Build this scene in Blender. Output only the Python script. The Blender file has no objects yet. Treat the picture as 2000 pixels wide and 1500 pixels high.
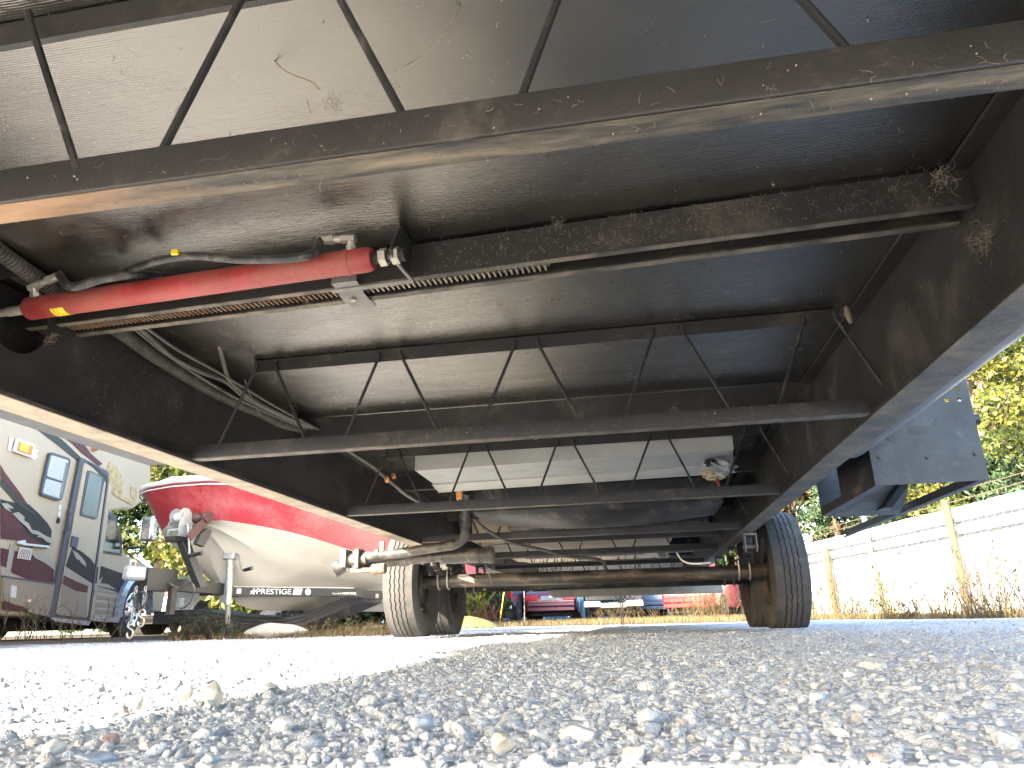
import bpy, bmesh, math, random
import numpy as np
from mathutils import Vector, Matrix, Quaternion

random.seed(7)
RNG = np.random.default_rng(7)
scene = bpy.context.scene
C = scene.collection
R = math.radians

# ------------------------------------------------------------------ camera
FPX, CAM_H = 1400.0, 0.075            # focal length in pixels of a 2000 px wide picture; the phone lies almost on the gravel
_a = np.array([245.0, 463.0]); _s = -0.0256
_v = np.array([_a[0], _a[1], FPX]); YD = _v / np.linalg.norm(_v)
_t = -(_a @ _a + FPX * FPX) / (_a[0] + _a[1] * _s)
_x = np.array([_a[0] + _t, _a[1] + _s * _t, FPX]); XD = -_x / np.linalg.norm(_x)
ZD = np.cross(XD, YD)
if ZD[1] > 0: ZD = -ZD
ROT = np.stack([XD, YD, ZD])
CAM = np.array([0.0, 0.0, CAM_H])
def ray(px, py): return ROT @ np.array([px - 1000.0, py - 750.0, FPX])
def at_z(px, py, z): r = ray(px, py); return CAM + r * ((z - CAM_H) / r[2])
def at_y(px, py, y): r = ray(px, py); return CAM + r * (y / r[1])
def at_x(px, py, x): r = ray(px, py); return CAM + r * (x / r[0])
cd = bpy.data.cameras.new('camera'); cam = bpy.data.objects.new('camera', cd); C.objects.link(cam)
cr, cu, cb = ROT @ np.array([1, 0, 0]), -(ROT @ np.array([0, 1, 0])), -(ROT @ np.array([0, 0, 1]))
cam.matrix_world = Matrix(((cr[0], cu[0], cb[0], 0), (cr[1], cu[1], cb[1], 0), (cr[2], cu[2], cb[2], CAM_H), (0, 0, 0, 1)))
cd.sensor_width = 36; cd.sensor_fit = 'HORIZONTAL'; cd.lens = FPX / 2000 * 36
cd.clip_start = 0.02; cd.clip_end = 900
cd.dof.use_dof = True; cd.dof.focus_distance = 3.2; cd.dof.aperture_fstop = 36
scene.camera = cam

# ------------------------------------------------------------------ light
SUN = Vector((-1.58, -2.0, 1.0)).normalized()        # towards the sun
EL = math.asin(SUN.z); AZ = math.atan2(SUN.x, SUN.y)
w = bpy.data.worlds.new('World'); scene.world = w; w.use_nodes = True
nt = w.node_tree; bg = nt.nodes['Background']
sky = nt.nodes.new('ShaderNodeTexSky'); sky.sky_type = 'NISHITA'; sky.sun_disc = False
sky.sun_elevation = EL; sky.sun_rotation = AZ % (2 * math.pi); sky.air_density = 1.0; sky.dust_density = 1.6; sky.ozone_density = 1.1
nt.links.new(sky.outputs[0], bg.inputs[0]); bg.inputs[1].default_value = 0.15
sd = bpy.data.lights.new('sun', 'SUN'); sd.energy = 4.4; sd.angle = R(0.55); sd.color = (1.0, 0.88, 0.71)
so = bpy.data.objects.new('sun', sd); C.objects.link(so)
so.rotation_euler = SUN.to_track_quat('Z', 'Y').to_euler(); so.location = (-30, -36, 18)
vs = scene.view_settings
vs.view_transform = 'Standard'; vs.look = 'None'; vs.exposure = 3.45; vs.gamma = 1.0; vs.use_curve_mapping = False
scene.cycles.max_bounces = 8; scene.cycles.diffuse_bounces = 5; scene.cycles.glossy_bounces = 4; scene.cycles.transparent_max_bounces = 8
scene.cycles.use_denoising = True

# ------------------------------------------------------------------ materials
def _n(nt, t, **k):
    n = nt.nodes.new(t)
    for a, b in k.items(): setattr(n, a, b)
    return n
def noise(nt, co, scale, detail=4, rough=.55, dist=0):
    n = _n(nt, 'ShaderNodeTexNoise'); n.inputs['Scale'].default_value = scale; n.inputs['Detail'].default_value = detail
    n.inputs['Roughness'].default_value = rough; n.inputs['Distortion'].default_value = dist
    nt.links.new(co, n.inputs['Vector']); return n.outputs['Fac']
def ramp(nt, fac, stops):
    n = _n(nt, 'ShaderNodeValToRGB'); e = n.color_ramp.elements
    while len(e) < len(stops): e.new(0.5)
    for i, (p, c) in enumerate(stops):
        e[i].position = p; e[i].color = c if len(c) == 4 else (*c, 1)
    nt.links.new(fac, n.inputs[0]); return n.outputs[0]
def mix(nt, fac, a, b, mode='MIX'):
    n = _n(nt, 'ShaderNodeMix', data_type='RGBA', blend_type=mode)
    for sock, v in ((n.inputs[0], fac), (n.inputs[6], a), (n.inputs[7], b)):
        if isinstance(v, (int, float)): sock.default_value = v
        elif isinstance(v, tuple): sock.default_value = v if len(v) == 4 else (*v, 1)
        else: nt.links.new(v, sock)
    return n.outputs[2]
def math_(nt, op, a, b=0.0):
    n = _n(nt, 'ShaderNodeMath', operation=op)
    for i, v in enumerate((a, b)):
        if isinstance(v, (int, float)): n.inputs[i].default_value = v
        else: nt.links.new(v, n.inputs[i])
    return n.outputs[0]
def new_mat(name):
    m = bpy.data.materials.new(name); m.use_nodes = True
    nt = m.node_tree; b = nt.nodes['Principled BSDF']
    co = _n(nt, 'ShaderNodeTexCoord').outputs['Object']
    return m, nt, b, co
def scaled(nt, co, s):
    n = _n(nt, 'ShaderNodeMapping'); n.inputs['Scale'].default_value = s; nt.links.new(co, n.inputs[0]); return n.outputs[0]
def bump(nt, b, h, strength, dist=0.01, prev=None):
    n = _n(nt, 'ShaderNodeBump'); n.inputs['Strength'].default_value = strength; n.inputs['Distance'].default_value = dist
    nt.links.new(h, n.inputs['Height'])
    if prev is not None: nt.links.new(prev, n.inputs['Normal'])
    nt.links.new(n.outputs[0], b.inputs['Normal']); return n.outputs[0]
DUST = (0.30, 0.24, 0.16)
def M(name, col, rough=.5, metal=0., var=.2, scale=6, dust=0., dscale=9, dustcol=DUST, bmp=0., bscale=80, stretch=(1, 1, 1), spec=.5, coat=0., trans=0., rust=0.):
    m, nt, b, co = new_mat(name)
    co = scaled(nt, co, stretch) if stretch != (1, 1, 1) else co
    c1 = tuple(max(0, x * (1 - var)) for x in col); c2 = tuple(min(1, x * (1 + var)) for x in col)
    f = noise(nt, co, scale, 5)
    c = ramp(nt, f, [(.3, c1), (.7, c2)])
    ro = ramp(nt, noise(nt, co, scale * 3, 3), [(.3, (rough * .92,) * 3), (.7, (min(1, rough * 1.08),) * 3)])
    if rust:
        rf = ramp(nt, noise(nt, co, dscale * .7, 7, .65), [(1 - rust - .08, (0, 0, 0)), (1 - rust + .08, (1, 1, 1))])
        c = mix(nt, rf, c, ramp(nt, noise(nt, co, 60, 4), [(.3, (.09, .03, .012)), (.7, (.26, .11, .045))])); ro = mix(nt, rf, ro, (.85, .85, .85))
    if dust:
        big = noise(nt, co, dscale, 6, .62, .4); fine = noise(nt, co, dscale * 14, 3, .7)
        d = math_(nt, 'ADD', math_(nt, 'MULTIPLY', big, .72), math_(nt, 'MULTIPLY', fine, .28))
        df = ramp(nt, d, [(max(.02, .62 - dust * .3), (0, 0, 0)), (min(.98, .74 - dust * .15), (min(1, .35 + dust * .5),) * 3)])
        c = mix(nt, df, c, dustcol); ro = mix(nt, df, ro, (.9, .9, .9))
    nt.links.new(c, b.inputs['Base Color']); nt.links.new(ro, b.inputs['Roughness'])
    b.inputs['Metallic'].default_value = metal; b.inputs['Specular IOR Level'].default_value = spec
    b.inputs['Coat Weight'].default_value = coat; b.inputs['Coat Roughness'].default_value = .18; b.inputs['Transmission Weight'].default_value = trans
    if bmp: bump(nt, b, noise(nt, co, bscale, 4), bmp, .004)
    return m
MAT = {}
MAT['steel'] = M('black_frame_steel', (.022, .019, .016), .5, 0, .3, 5, dust=.3, dscale=5, dustcol=(.15, .12, .085), bmp=.25, bscale=120, spec=.5)
MAT['steel_dusty'] = M('dusty_frame_steel', (.05, .046, .04), .55, 0, .3, 9, dust=.75, dscale=6, dustcol=(.34, .28, .19), bmp=.3, bscale=90)
MAT['rod'] = M('black_rod_steel', (.016, .015, .014), .5, 0, .3, 12, dust=.3, dscale=22, dustcol=(.2, .16, .11))
MAT['plastic'] = M('black_tank_plastic', (.02, .02, .021), .4, 0, .25, 4, dust=.3, dscale=8, bmp=.1)
MAT['abs'] = M('dusty_black_pipe', (.024, .024, .024), .45, 0, .3, 9, dust=.5, dscale=14, dustcol=(.22, .19, .145))
MAT['hose'] = M('black_hose_rubber', (.02, .02, .02), .42, 0, .3, 20, dust=.4, dscale=30)
MAT['rubber'] = M('tyre_rubber', (.038, .037, .036), .85, 0, .25, 16, dust=.35, dscale=9, dustcol=(.10, .09, .078), bmp=.5, bscale=110)
MAT['rim'] = M('grey_wheel_steel', (.06, .055, .05), .55, .2, .3, 12, dust=.5, dscale=14, dustcol=(.15, .125, .095), rust=.06)
MAT['brake'] = M('rusty_brake_iron', (.024, .021, .019), .7, .1, .3, 12, rust=.14, dust=.3, dustcol=(.16, .13, .1))
MAT['zinc'] = M('zinc_plated_steel', (.40, .37, .30), .38, .6, .15, 40, dust=.25, dscale=40)
MAT['galv'] = M('galvanised_steel', (.30, .32, .32), .45, .4, .2, 25, dust=.12, dscale=16)
MAT['chrome'] = M('chrome_bumper', (.5, .51, .52), .2, .9, .08, 10)
MAT['red'] = M('red_cylinder_paint', (.30, .028, .025), .48, 0, .18, 10, dust=.55, dscale=7, dustcol=(.30, .13, .09), bmp=.12, bscale=60)
MAT['yellow'] = M('yellow_label', (.75, .55, .03), .5, 0, .08, 20)
MAT['black'] = M('black_paint', (.015, .015, .016), .4, 0, .2, 12, dust=.15)
MAT['ink'] = M('black_ink', (.01, .01, .01), .6, 0, 0, 5)
MAT['white_print'] = M('white_lettering', (.78, .78, .76), .5, 0, .05, 30)
MAT['rack'] = M('rusty_gear_rack', (.15, .1, .06), .7, .3, .3, 25, rust=.45, dust=.3, dscale=30, dustcol=(.45, .35, .22))
MAT['rack_clean'] = M('worn_gear_rack', (.3, .26, .2), .5, .6, .3, 30, dust=.3, dscale=30)
MAT['orange_rust'] = M('rusty_orange_flange', (.2, .13, .075), .6, 0, .3, 7, rust=.5, dust=.6, dscale=6, dustcol=(.40, .31, .2))
MAT['duct'] = M('white_duct_metal', (.34, .345, .325), .5, .05, .08, 5, dust=.4, dscale=5, dustcol=(.24, .21, .16))
MAT['cream'] = M('cream_insulation_board', (.62, .52, .36), .7, 0, .1, 5, dust=.2, dscale=8, dustcol=(.4, .3, .2))
MAT['foam'] = M('orange_foam', (.65, .3, .1), .9, 0, .3, 60, bmp=1, bscale=90)
MAT['tan_foam'] = M('torn_tan_insulation', (.5, .4, .25), .95, 0, .4, 60, bmp=1, bscale=90)
MAT['tape'] = M('grey_tape', (.45, .46, .46), .45, .2, .15, 20)
MAT['cobweb'] = M('dirt_and_cobweb', (.22, .18, .125), .95, 0, .35, 50)
MAT['speck'] = M('pale_specks', (.27, .23, .17), .9, 0, .2, 60)
MAT['body'] = M('trailer_side_gelcoat', (.6, .58, .54), .35, 0, .05, 2)
MAT['belly_edge'] = M('grey_belly_edge', (.12, .125, .13), .5, 0, .2, 6, dust=.35, dscale=9)
# the woven underbelly cloth: fine crossing threads, slack billows, shiny
def weave_mat():
    m, nt, b, co = new_mat('woven_black_underbelly')
    hs = []
    for ax, sc in (('X', 95), ('Y', 74)):
        wv = _n(nt, 'ShaderNodeTexWave', wave_type='BANDS', bands_direction=ax); wv.inputs['Scale'].default_value = sc
        wv.inputs['Distortion'].default_value = 3.2; wv.inputs['Detail'].default_value = 3; wv.inputs['Detail Scale'].default_value = .45
        nt.links.new(co, wv.inputs['Vector']); hs.append(wv.outputs['Fac'])
    h = math_(nt, 'MULTIPLY', math_(nt, 'ADD', hs[0], .25), math_(nt, 'ADD', hs[1], .25))
    n1 = bump(nt, b, noise(nt, scaled(nt, co, (1, 2.4, 1)), 2.2, 2), .30, .02)
    n2 = bump(nt, b, noise(nt, scaled(nt, co, (1, 7, 1)), 30, 3), .20, .004, n1)
    bump(nt, b, h, .30, .0008, n2)
    d = ramp(nt, math_(nt, 'ADD', math_(nt, 'MULTIPLY', noise(nt, co, 3.5, 7, .65, .5), .7), math_(nt, 'MULTIPLY', noise(nt, scaled(nt, co, (3, 1, 1)), 70, 3, .7), .3)), [(.47, (0, 0, 0)), (.72, (.20,) * 3)])
    c = mix(nt, d, ramp(nt, noise(nt, co, 5), [(.3, (.006, .0055, .005)), (.7, (.010, .009, .008))]), (.2, .16, .11))
    nt.links.new(c, b.inputs['Base Color'])
    nt.links.new(ramp(nt, noise(nt, co, 14, 4), [(.3, (.20,) * 3), (.7, (.28,) * 3)]), b.inputs['Roughness'])
    b.inputs['IOR'].default_value = 1.95; b.inputs['Specular IOR Level'].default_value = 1.0; b.inputs['Specular Tint'].default_value = (1.0, .93, .82, 1)
    return m
MAT['weave'] = weave_mat()
# gravel
STONE_STOPS = [(0.0, (.19, .21, .245)), (.15, (.29, .32, .36)), (.36, (.37, .40, .44)), (.58, (.42, .45, .48)), (.78, (.47, .475, .47)), (.92, (.33, .36, .41)), (.975, (.37, .32, .30)), (1.0, (.60, .60, .59))]
def gravel_ground():
    m, nt, b, co = new_mat('gravel_ground')
    v = _n(nt, 'ShaderNodeTexVoronoi'); v.inputs['Scale'].default_value = 85; nt.links.new(co, v.inputs['Vector'])
    v2 = _n(nt, 'ShaderNodeTexVoronoi'); v2.inputs['Scale'].default_value = 38; nt.links.new(co, v2.inputs['Vector'])
    sep = _n(nt, 'ShaderNodeSeparateColor'); nt.links.new(v.outputs['Color'], sep.inputs[0])
    c = ramp(nt, sep.outputs[0], STONE_STOPS)
    big = noise(nt, co, 1.3, 4)
    c = mix(nt, ramp(nt, big, [(.35, (0, 0, 0)), (.75, (.55,) * 3)]), c, (.40, .38, .35))
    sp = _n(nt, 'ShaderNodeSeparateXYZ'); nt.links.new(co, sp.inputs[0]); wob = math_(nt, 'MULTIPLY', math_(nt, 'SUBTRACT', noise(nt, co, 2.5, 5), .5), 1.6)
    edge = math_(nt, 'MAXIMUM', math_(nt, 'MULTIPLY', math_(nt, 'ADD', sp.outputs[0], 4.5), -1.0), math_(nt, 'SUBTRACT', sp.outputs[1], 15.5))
    soil_and_shade = ramp(nt, math_(nt, 'ADD', edge, wob), [(0.0, (0, 0, 0)), (.45, (1, 1, 1))])
    c = mix(nt, soil_and_shade, c, ramp(nt, noise(nt, co, 45, 5, .7), [(.3, (.035, .028, .02)), (.55, (.09, .07, .047)), (.75, (.15, .12, .085))]))  # soil colour; also painted darker as shade beside the motorhome
    nt.links.new(c, b.inputs['Base Color']); b.inputs['Roughness'].default_value = .95; b.inputs['Specular IOR Level'].default_value = .1
    h = math_(nt, 'ADD', math_(nt, 'MULTIPLY', v.outputs['Distance'], -1.0), math_(nt, 'MULTIPLY', v2.outputs['Distance'], -1.0))
    bump(nt, b, h, .5, .006)
    return m
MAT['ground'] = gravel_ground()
def stone_mat(name, attr=True):
    m, nt, b, co = new_mat(name)
    if attr:
        oi = _n(nt, 'ShaderNodeObjectInfo'); rnd = oi.outputs['Random']
    c = ramp(nt, rnd, STONE_STOPS)
    c = mix(nt, ramp(nt, noise(nt, co, 2.3, 5), [(.3, (.0,) * 3), (.8, (.55,) * 3)]), c, (.30, .28, .25))
    nt.links.new(c, b.inputs['Base Color']); b.inputs['Roughness'].default_value = .92; b.inputs['Specular IOR Level'].default_value = .15
    bump(nt, b, noise(nt, co, 5, 5, .6), .5, .15)
    return m
MAT['stone'] = stone_mat('gravel_stone')
def rock_mat(name, col):
    m, nt, b, co = new_mat(name)
    c = ramp(nt, noise(nt, co, 90, 5, .6), [(.3, tuple(x * .65 for x in col)), (.7, tuple(min(1, x * 1.25) for x in col))])
    nt.links.new(c, b.inputs['Base Color']); b.inputs['Roughness'].default_value = .88
    bump(nt, b, noise(nt, co, 220, 5, .6), .5, .003); return m
MAT['rock_tan'] = rock_mat('tan_stone', (.42, .37, .30)); MAT['rock_grey'] = rock_mat('grey_stone', (.27, .29, .31))
MAT['rock_blue'] = rock_mat('blue_grey_stone', (.25, .29, .34)); MAT['rock_red'] = rock_mat('reddish_stone', (.27, .18, .16)); MAT['rock_pale'] = rock_mat('pale_stone', (.38, .375, .355))
def leaf_mat(name, stops, trans=.35):
    m, nt, b, co = new_mat(name)
    at = _n(nt, 'ShaderNodeAttribute', attribute_name='tint')
    c = ramp(nt, at.outputs['Fac'], stops)
    nt.links.new(c, b.inputs['Base Color']); b.inputs['Roughness'].default_value = .6
    out = nt.nodes['Material Output']
    tr = _n(nt, 'ShaderNodeBsdfTranslucent'); nt.links.new(mix(nt, 1.0, c, (1.0, .95, .6), 'MULTIPLY'), tr.inputs[0])
    ms = _n(nt, 'ShaderNodeMixShader'); ms.inputs[0].default_value = trans
    nt.links.new(b.outputs[0], ms.inputs[1]); nt.links.new(tr.outputs[0], ms.inputs[2]); nt.links.new(ms.outputs[0], out.inputs[0])
    return m
MAT['leaf_yellow'] = leaf_mat('yellow_autumn_leaves', [(0, (.025, .045, .008)), (.4, (.06, .08, .012)), (.75, (.12, .115, .014)), (1, (.19, .15, .014))])
MAT['leaf_green'] = leaf_mat('green_leaves', [(0, (.012, .03, .008)), (.5, (.028, .055, .014)), (1, (.065, .085, .02))])
MAT['needle'] = leaf_mat('pine_needles', [(0, (.012, .03, .012)), (.5, (.03, .06, .022)), (1, (.07, .105, .032))], .2)
MAT['leaf_brown'] = leaf_mat('rusty_brown_leaves', [(0, (.03, .02, .009)), (.5, (.075, .043, .015)), (1, (.12, .07, .02))])
MAT['straw'] = leaf_mat('dry_straw', [(0, (.045, .03, .012)), (.5, (.10, .07, .026)), (1, (.17, .125, .055))], .3)
MAT['straw_dark'] = leaf_mat('dark_dead_weed', [(0, (.02, .014, .012)), (.5, (.045, .032, .02)), (1, (.08, .06, .03))], .2)
MAT['red_stem'] = leaf_mat('red_stems', [(0, (.05, .015, .012)), (.6, (.10, .03, .022)), (1, (.13, .06, .03))], .2)
MAT['bark'] = M('tree_bark', (.10, .075, .05), .9, 0, .35, 8, bmp=.8, bscale=25, stretch=(1, 1, .25))

# ------------------------------------------------------------------ mesh building
class MB:
    def __init__(s): s.v = []; s.f = []; s.mi = []
    def add(s, vs, fs, mi=0):
        o = len(s.v); s.v += [tuple(map(float, p)) for p in vs]; s.f += [tuple(i + o for i in f) for f in fs]; s.mi += [mi] * len(fs); return s
    def box(s, a, b, mi=0, m=None):
        x0, y0, z0 = a; x1, y1, z1 = b
        vs = [(x0, y0, z0), (x1, y0, z0), (x1, y1, z0), (x0, y1, z0), (x0, y0, z1), (x1, y0, z1), (x1, y1, z1), (x0, y1, z1)]
        if m is not None: vs = [tuple(m @ Vector(p)) for p in vs]
        return s.add(vs, [(0, 3, 2, 1), (4, 5, 6, 7), (0, 1, 5, 4), (1, 2, 6, 5), (2, 3, 7, 6), (3, 0, 4, 7)], mi)
    def hexa(s, b, t, mi=0):
        return s.add(list(b) + list(t), [(0, 3, 2, 1), (4, 5, 6, 7), (0, 1, 5, 4), (1, 2, 6, 5), (2, 3, 7, 6), (3, 0, 4, 7)], mi)
    def prism(s, poly, d, mi=0):      # polygon (3D points) pushed along d
        n = len(poly); P = [Vector(p) for p in poly]; Q = [p + Vector(d) for p in P]
        return s.add([tuple(p) for p in P + Q], [tuple(range(n))[::-1], tuple(range(n, 2 * n))] + [(i, (i + 1) % n, n + (i + 1) % n, n + i) for i in range(n)], mi)
    def profile_x(s, prof, x0, x1, y=0, z=0, slope=0., mi=0):   # closed (y,z) outline along X
        n = len(prof)
        vs = [(x0, y + p[0] + slope * x0, z + p[1]) for p in prof] + [(x1, y + p[0] + slope * x1, z + p[1]) for p in prof]
        return s.add(vs, [tuple(range(n))[::-1], tuple(range(n, 2 * n))] + [(i, (i + 1) % n, n + (i + 1) % n, n + i) for i in range(n)], mi)
    def tube(s, pts, r, n=10, mi=0, caps=True):
        P = [Vector(p) for p in pts]; k = len(P); rs = r if hasattr(r, '__len__') else [r] * k
        T = [(P[min(i + 1, k - 1)] - P[max(i - 1, 0)]).normalized() for i in range(k)]
        u = T[0].orthogonal().normalized(); vs = []
        for i in range(k):
            u = (u - T[i] * u.dot(T[i]))
            u = u.normalized() if u.length > 1e-6 else T[i].orthogonal().normalized()
            w_ = T[i].cross(u)
            for j in range(n):
                a = 2 * math.pi * j / n; vs.append(tuple(P[i] + (u * math.cos(a) + w_ * math.sin(a)) * rs[i]))
        fs = [(i * n + j, i * n + (j + 1) % n, (i + 1) * n + (j + 1) % n, (i + 1) * n + j) for i in range(k - 1) for j in range(n)]
        if caps: fs += [tuple(range(n))[::-1], tuple(range((k - 1) * n, k * n))]
        return s.add(vs, fs, mi)
    def lathe(s, prof, c, axis='X', n=32, mi=0, closed=False):   # prof: (axial, radius)
        vs = []; k = len(prof)
        for a_, r_ in prof:
            for j in range(n):
                a = 2 * math.pi * j / n; p, q = r_ * math.cos(a), r_ * math.sin(a)
                vs.append({'X': (c[0] + a_, c[1] + p, c[2] + q), 'Y': (c[0] + p, c[1] + a_, c[2] + q), 'Z': (c[0] + p, c[1] + q, c[2] + a_)}[axis])
        fs = [(i * n + j, i * n + (j + 1) % n, ((i + 1) % k) * n + (j + 1) % n, ((i + 1) % k) * n + j) for i in range(k if closed else k - 1) for j in range(n)]
        return s.add(vs, fs, mi)
    def disc(s, c, r, d, n=16, mi=0):     # solid cylinder from c along d
        return s.tube([c, tuple(Vector(c) + Vector(d))], r, n, mi)
    def hexnut(s, c, r, d, mi=0): return s.tube([c, tuple(Vector(c) + Vector(d))], r, 6, mi)
    def build(s, name, mats, parent=None, world=True, smooth=40, bevel=0, seg=2, fix=True):
        me = bpy.data.meshes.new(name)
        vs = s.v
        if parent is not None and world:
            o = parent
            off = Vector((0, 0, 0))
            while o is not None: off += o.location; o = o.parent
            vs = [(p[0] - off.x, p[1] - off.y, p[2] - off.z) for p in vs]
        me.from_pydata(vs, [], s.f)
        for m in (mats if isinstance(mats, (list, tuple)) else [mats]): me.materials.append(MAT[m] if isinstance(m, str) else m)
        if any(s.mi): me.polygons.foreach_set('material_index', s.mi)
        if fix:
            bm = bmesh.new(); bm.from_mesh(me); bmesh.ops.recalc_face_normals(bm, faces=bm.faces); bm.to_mesh(me); bm.free()
        if smooth:
            me.polygons.foreach_set('use_smooth', [True] * len(me.polygons)); me.set_sharp_from_angle(angle=R(smooth))
        ob = bpy.data.objects.new(name, me); C.objects.link(ob)
        if parent is not None: ob.parent = parent
        if bevel:
            b = ob.modifiers.new('bevel', 'BEVEL'); b.width = bevel; b.segments = seg; b.limit_method = 'ANGLE'; b.angle_limit = R(35)
        return ob
def thing(name, label, cat, loc=(0, 0, 0), rz=0., group=None):
    o = bpy.data.objects.new(name, None); C.objects.link(o); o.location = loc; o.rotation_euler = (0, 0, rz)
    o['label'] = label; o['category'] = cat
    if group: o['group'] = group
    o.empty_display_size = .1
    return o
def tag(o, label, cat, group=None, kind=None):
    if label: o['label'] = label
    if cat: o['category'] = cat
    if group: o['group'] = group
    if kind: o['kind'] = kind
    return o
def spline(pts, n=8):
    P = [Vector(p) for p in pts]; P = [P[0] * 2 - P[1]] + P + [P[-1] * 2 - P[-2]]; out = []
    for i in range(1, len(P) - 2):
        for k in range(n):
            t = k / n; a, b, c, d = P[i - 1], P[i], P[i + 1], P[i + 2]
            out.append(.5 * ((2 * b) + (c - a) * t + (2 * a - 5 * b + 4 * c - d) * t * t + (3 * b - a - 3 * c + d) * t ** 3))
    out.append(P[-2]); return out
def sm(a, b, x): t = np.clip((x - a) / (b - a), 0, 1); return t * t * (3 - 2 * t)
def text_part(body, size, mat, parent, loc, rot, name='lettering', font_extrude=.0015, sx=1.0, shear=0.):
    cu = bpy.data.curves.new(name, 'FONT'); cu.body = body; cu.size = size; cu.extrude = font_extrude; cu.align_x = 'LEFT'; cu.shear = shear
    ob = bpy.data.objects.new(name, cu); C.objects.link(ob)
    dg = bpy.context.evaluated_depsgraph_get(); me = bpy.data.meshes.new_from_object(ob.evaluated_get(dg))
    bpy.data.objects.remove(ob); o2 = bpy.data.objects.new(name, me); C.objects.link(o2)
    me.materials.clear(); me.materials.append(MAT[mat]); o2.parent = parent; o2.location = loc; o2.rotation_euler = rot; o2.scale = (sx, 1, 1)
    return o2

# ------------------------------------------------------------------ ground
def ground_z(x, y):
    x = np.asarray(x, float); y = np.asarray(y, float)
    z = .10 * sm(13, 24, y) * (1 - sm(2.5, 5.0, x)) + .045 * sm(-4.4, -5.6, x) * (1 - sm(13, 24, y))
    z = z - .03 * sm(3.5, 6, x) * sm(9, 16, y)
    z = z + .0035 * np.sin(x * 5.1 + y * 2.3) * np.sin(y * 3.7 - x * 1.1) + .008 * np.sin(x * .9 + 1) * np.sin(y * .7) * sm(1.5, 4, np.hypot(x, y))
    return z - .004
gx = np.concatenate([np.linspace(-300, -20, 12), np.linspace(-16, -6, 15), np.linspace(-5.6, 4.4, 84), np.linspace(5, 16, 15), np.linspace(22, 300, 12)])
gy = np.concatenate([np.linspace(-150, -8, 10), np.linspace(-6, -1, 8), np.linspace(-.8, 12, 108), np.linspace(12.6, 32, 40), np.linspace(40, 420, 16)])
GX, GY = np.meshgrid(gx, gy); GZ = ground_z(GX, GY)
nx, ny = len(gx), len(gy)
g = MB(); g.v = list(map(tuple, np.stack([GX.ravel(), GY.ravel(), GZ.ravel()], 1)))
g.f = [(j * nx + i, j * nx + i + 1, (j + 1) * nx + i + 1, (j + 1) * nx + i) for j in range(ny - 1) for i in range(nx - 1)]; g.mi = [0] * len(g.f)
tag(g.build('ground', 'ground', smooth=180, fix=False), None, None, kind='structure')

# loose stones: twelve shapes spread as one mass
stone_src = []
for k in range(12):
    bm = bmesh.new(); rr = random.Random(100 + k)
    sx, sy, sz = rr.uniform(.75, 1.25), rr.uniform(.55, .95), rr.uniform(.4, .75)
    if k < 8:
        for _ in range(16):
            d = Vector((rr.gauss(0, 1), rr.gauss(0, 1), rr.gauss(0, 1))).normalized() * rr.uniform(.42, .52)
            bm.verts.new((d.x * sx, d.y * sy, d.z * sz))
        bmesh.ops.convex_hull(bm, input=bm.verts)
        bmesh.ops.delete(bm, geom=[v for v in bm.verts if not v.link_faces], context='VERTS')
        bmesh.ops.bevel(bm, geom=list(bm.edges), offset=.035, segments=1, affect='EDGES')
    else:
        bmesh.ops.create_icosphere(bm, subdivisions=2, radius=.5)
        for v in bm.verts:
            v.co *= 1 + .12 * math.sin(v.co.x * 7 + k) * math.cos(v.co.y * 6) + rr.uniform(-.03, .03)
            v.co = Vector((v.co.x * sx, v.co.y * sy, v.co.z * sz))
    me = bpy.data.meshes.new('stone_shape'); bm.to_mesh(me); bm.free(); me.materials.append(MAT['stone'])
    if k >= 8: me.polygons.foreach_set('use_smooth', [True] * len(me.polygons))
    stone_src.append(bpy.data.objects.new('stone_shape', me))
def fan(n, y0, y1):
    y = np.sqrt(RNG.uniform(y0 * y0, y1 * y1, n)); x = RNG.uniform(-.98, .58, n) * y + RNG.uniform(-.3, .3, n); return x, y
zx, zy, zs = [], [], []
for n, y0, y1, s0, s1 in ((26000, .18, 1.3, .0047, .4), (7500, .2, 1.3, .0082, .4), (480, .4, 1.8, .0155, .3), (46000, 1.2, 3.2, .0074, .4), (1000, 1.2, 3.6, .019, .3), (46000, 3.0, 8.0, .0105, .4), (700, 3, 9, .02, .3), (14000, 8.0, 20.0, .015, .35)):
    x, y = fan(n, y0, y1); zx.append(x); zy.append(y); zs.append(np.clip(s0 * np.exp(RNG.normal(0, s1, n)), .004, .05))
zx, zy, zs = map(np.concatenate, (zx, zy, zs))
keep = (zx > -4.55 + .25 * np.sin(zy * 3)) & (zy < 15.5) & ~((zy < .34) & (zs > .014)) & (np.hypot(zx, zy) > .16)
zx, zy, zs = zx[keep], zy[keep], zs[keep]
pm = bpy.data.meshes.new('gravel'); pm.from_pydata(list(map(tuple, np.stack([zx, zy, ground_z(zx, zy) + zs * RNG.uniform(-.19, .14, len(zs))], 1))), [], [])
for nm, ty, arr in (('size', 'FLOAT', zs), ('spin', 'FLOAT_VECTOR', np.stack([RNG.normal(0, .35, len(zs)), RNG.normal(0, .35, len(zs)), RNG.uniform(0, 6.28, len(zs))], 1).ravel()), ('pick', 'INT', np.where(RNG.random(len(zs)) < .88, RNG.integers(0, 8, len(zs)), RNG.integers(8, 12, len(zs))))):
    a = pm.attributes.new(nm, ty, 'POINT'); a.data.foreach_set('vector' if ty == 'FLOAT_VECTOR' else 'value', np.asarray(arr, dtype=np.int32 if ty == 'INT' else np.float32))
gr = bpy.data.objects.new('gravel', pm); C.objects.link(gr); tag(gr, None, None, kind='stuff')
ng = bpy.data.node_groups.new('scatter_stones', 'GeometryNodeTree')
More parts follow.
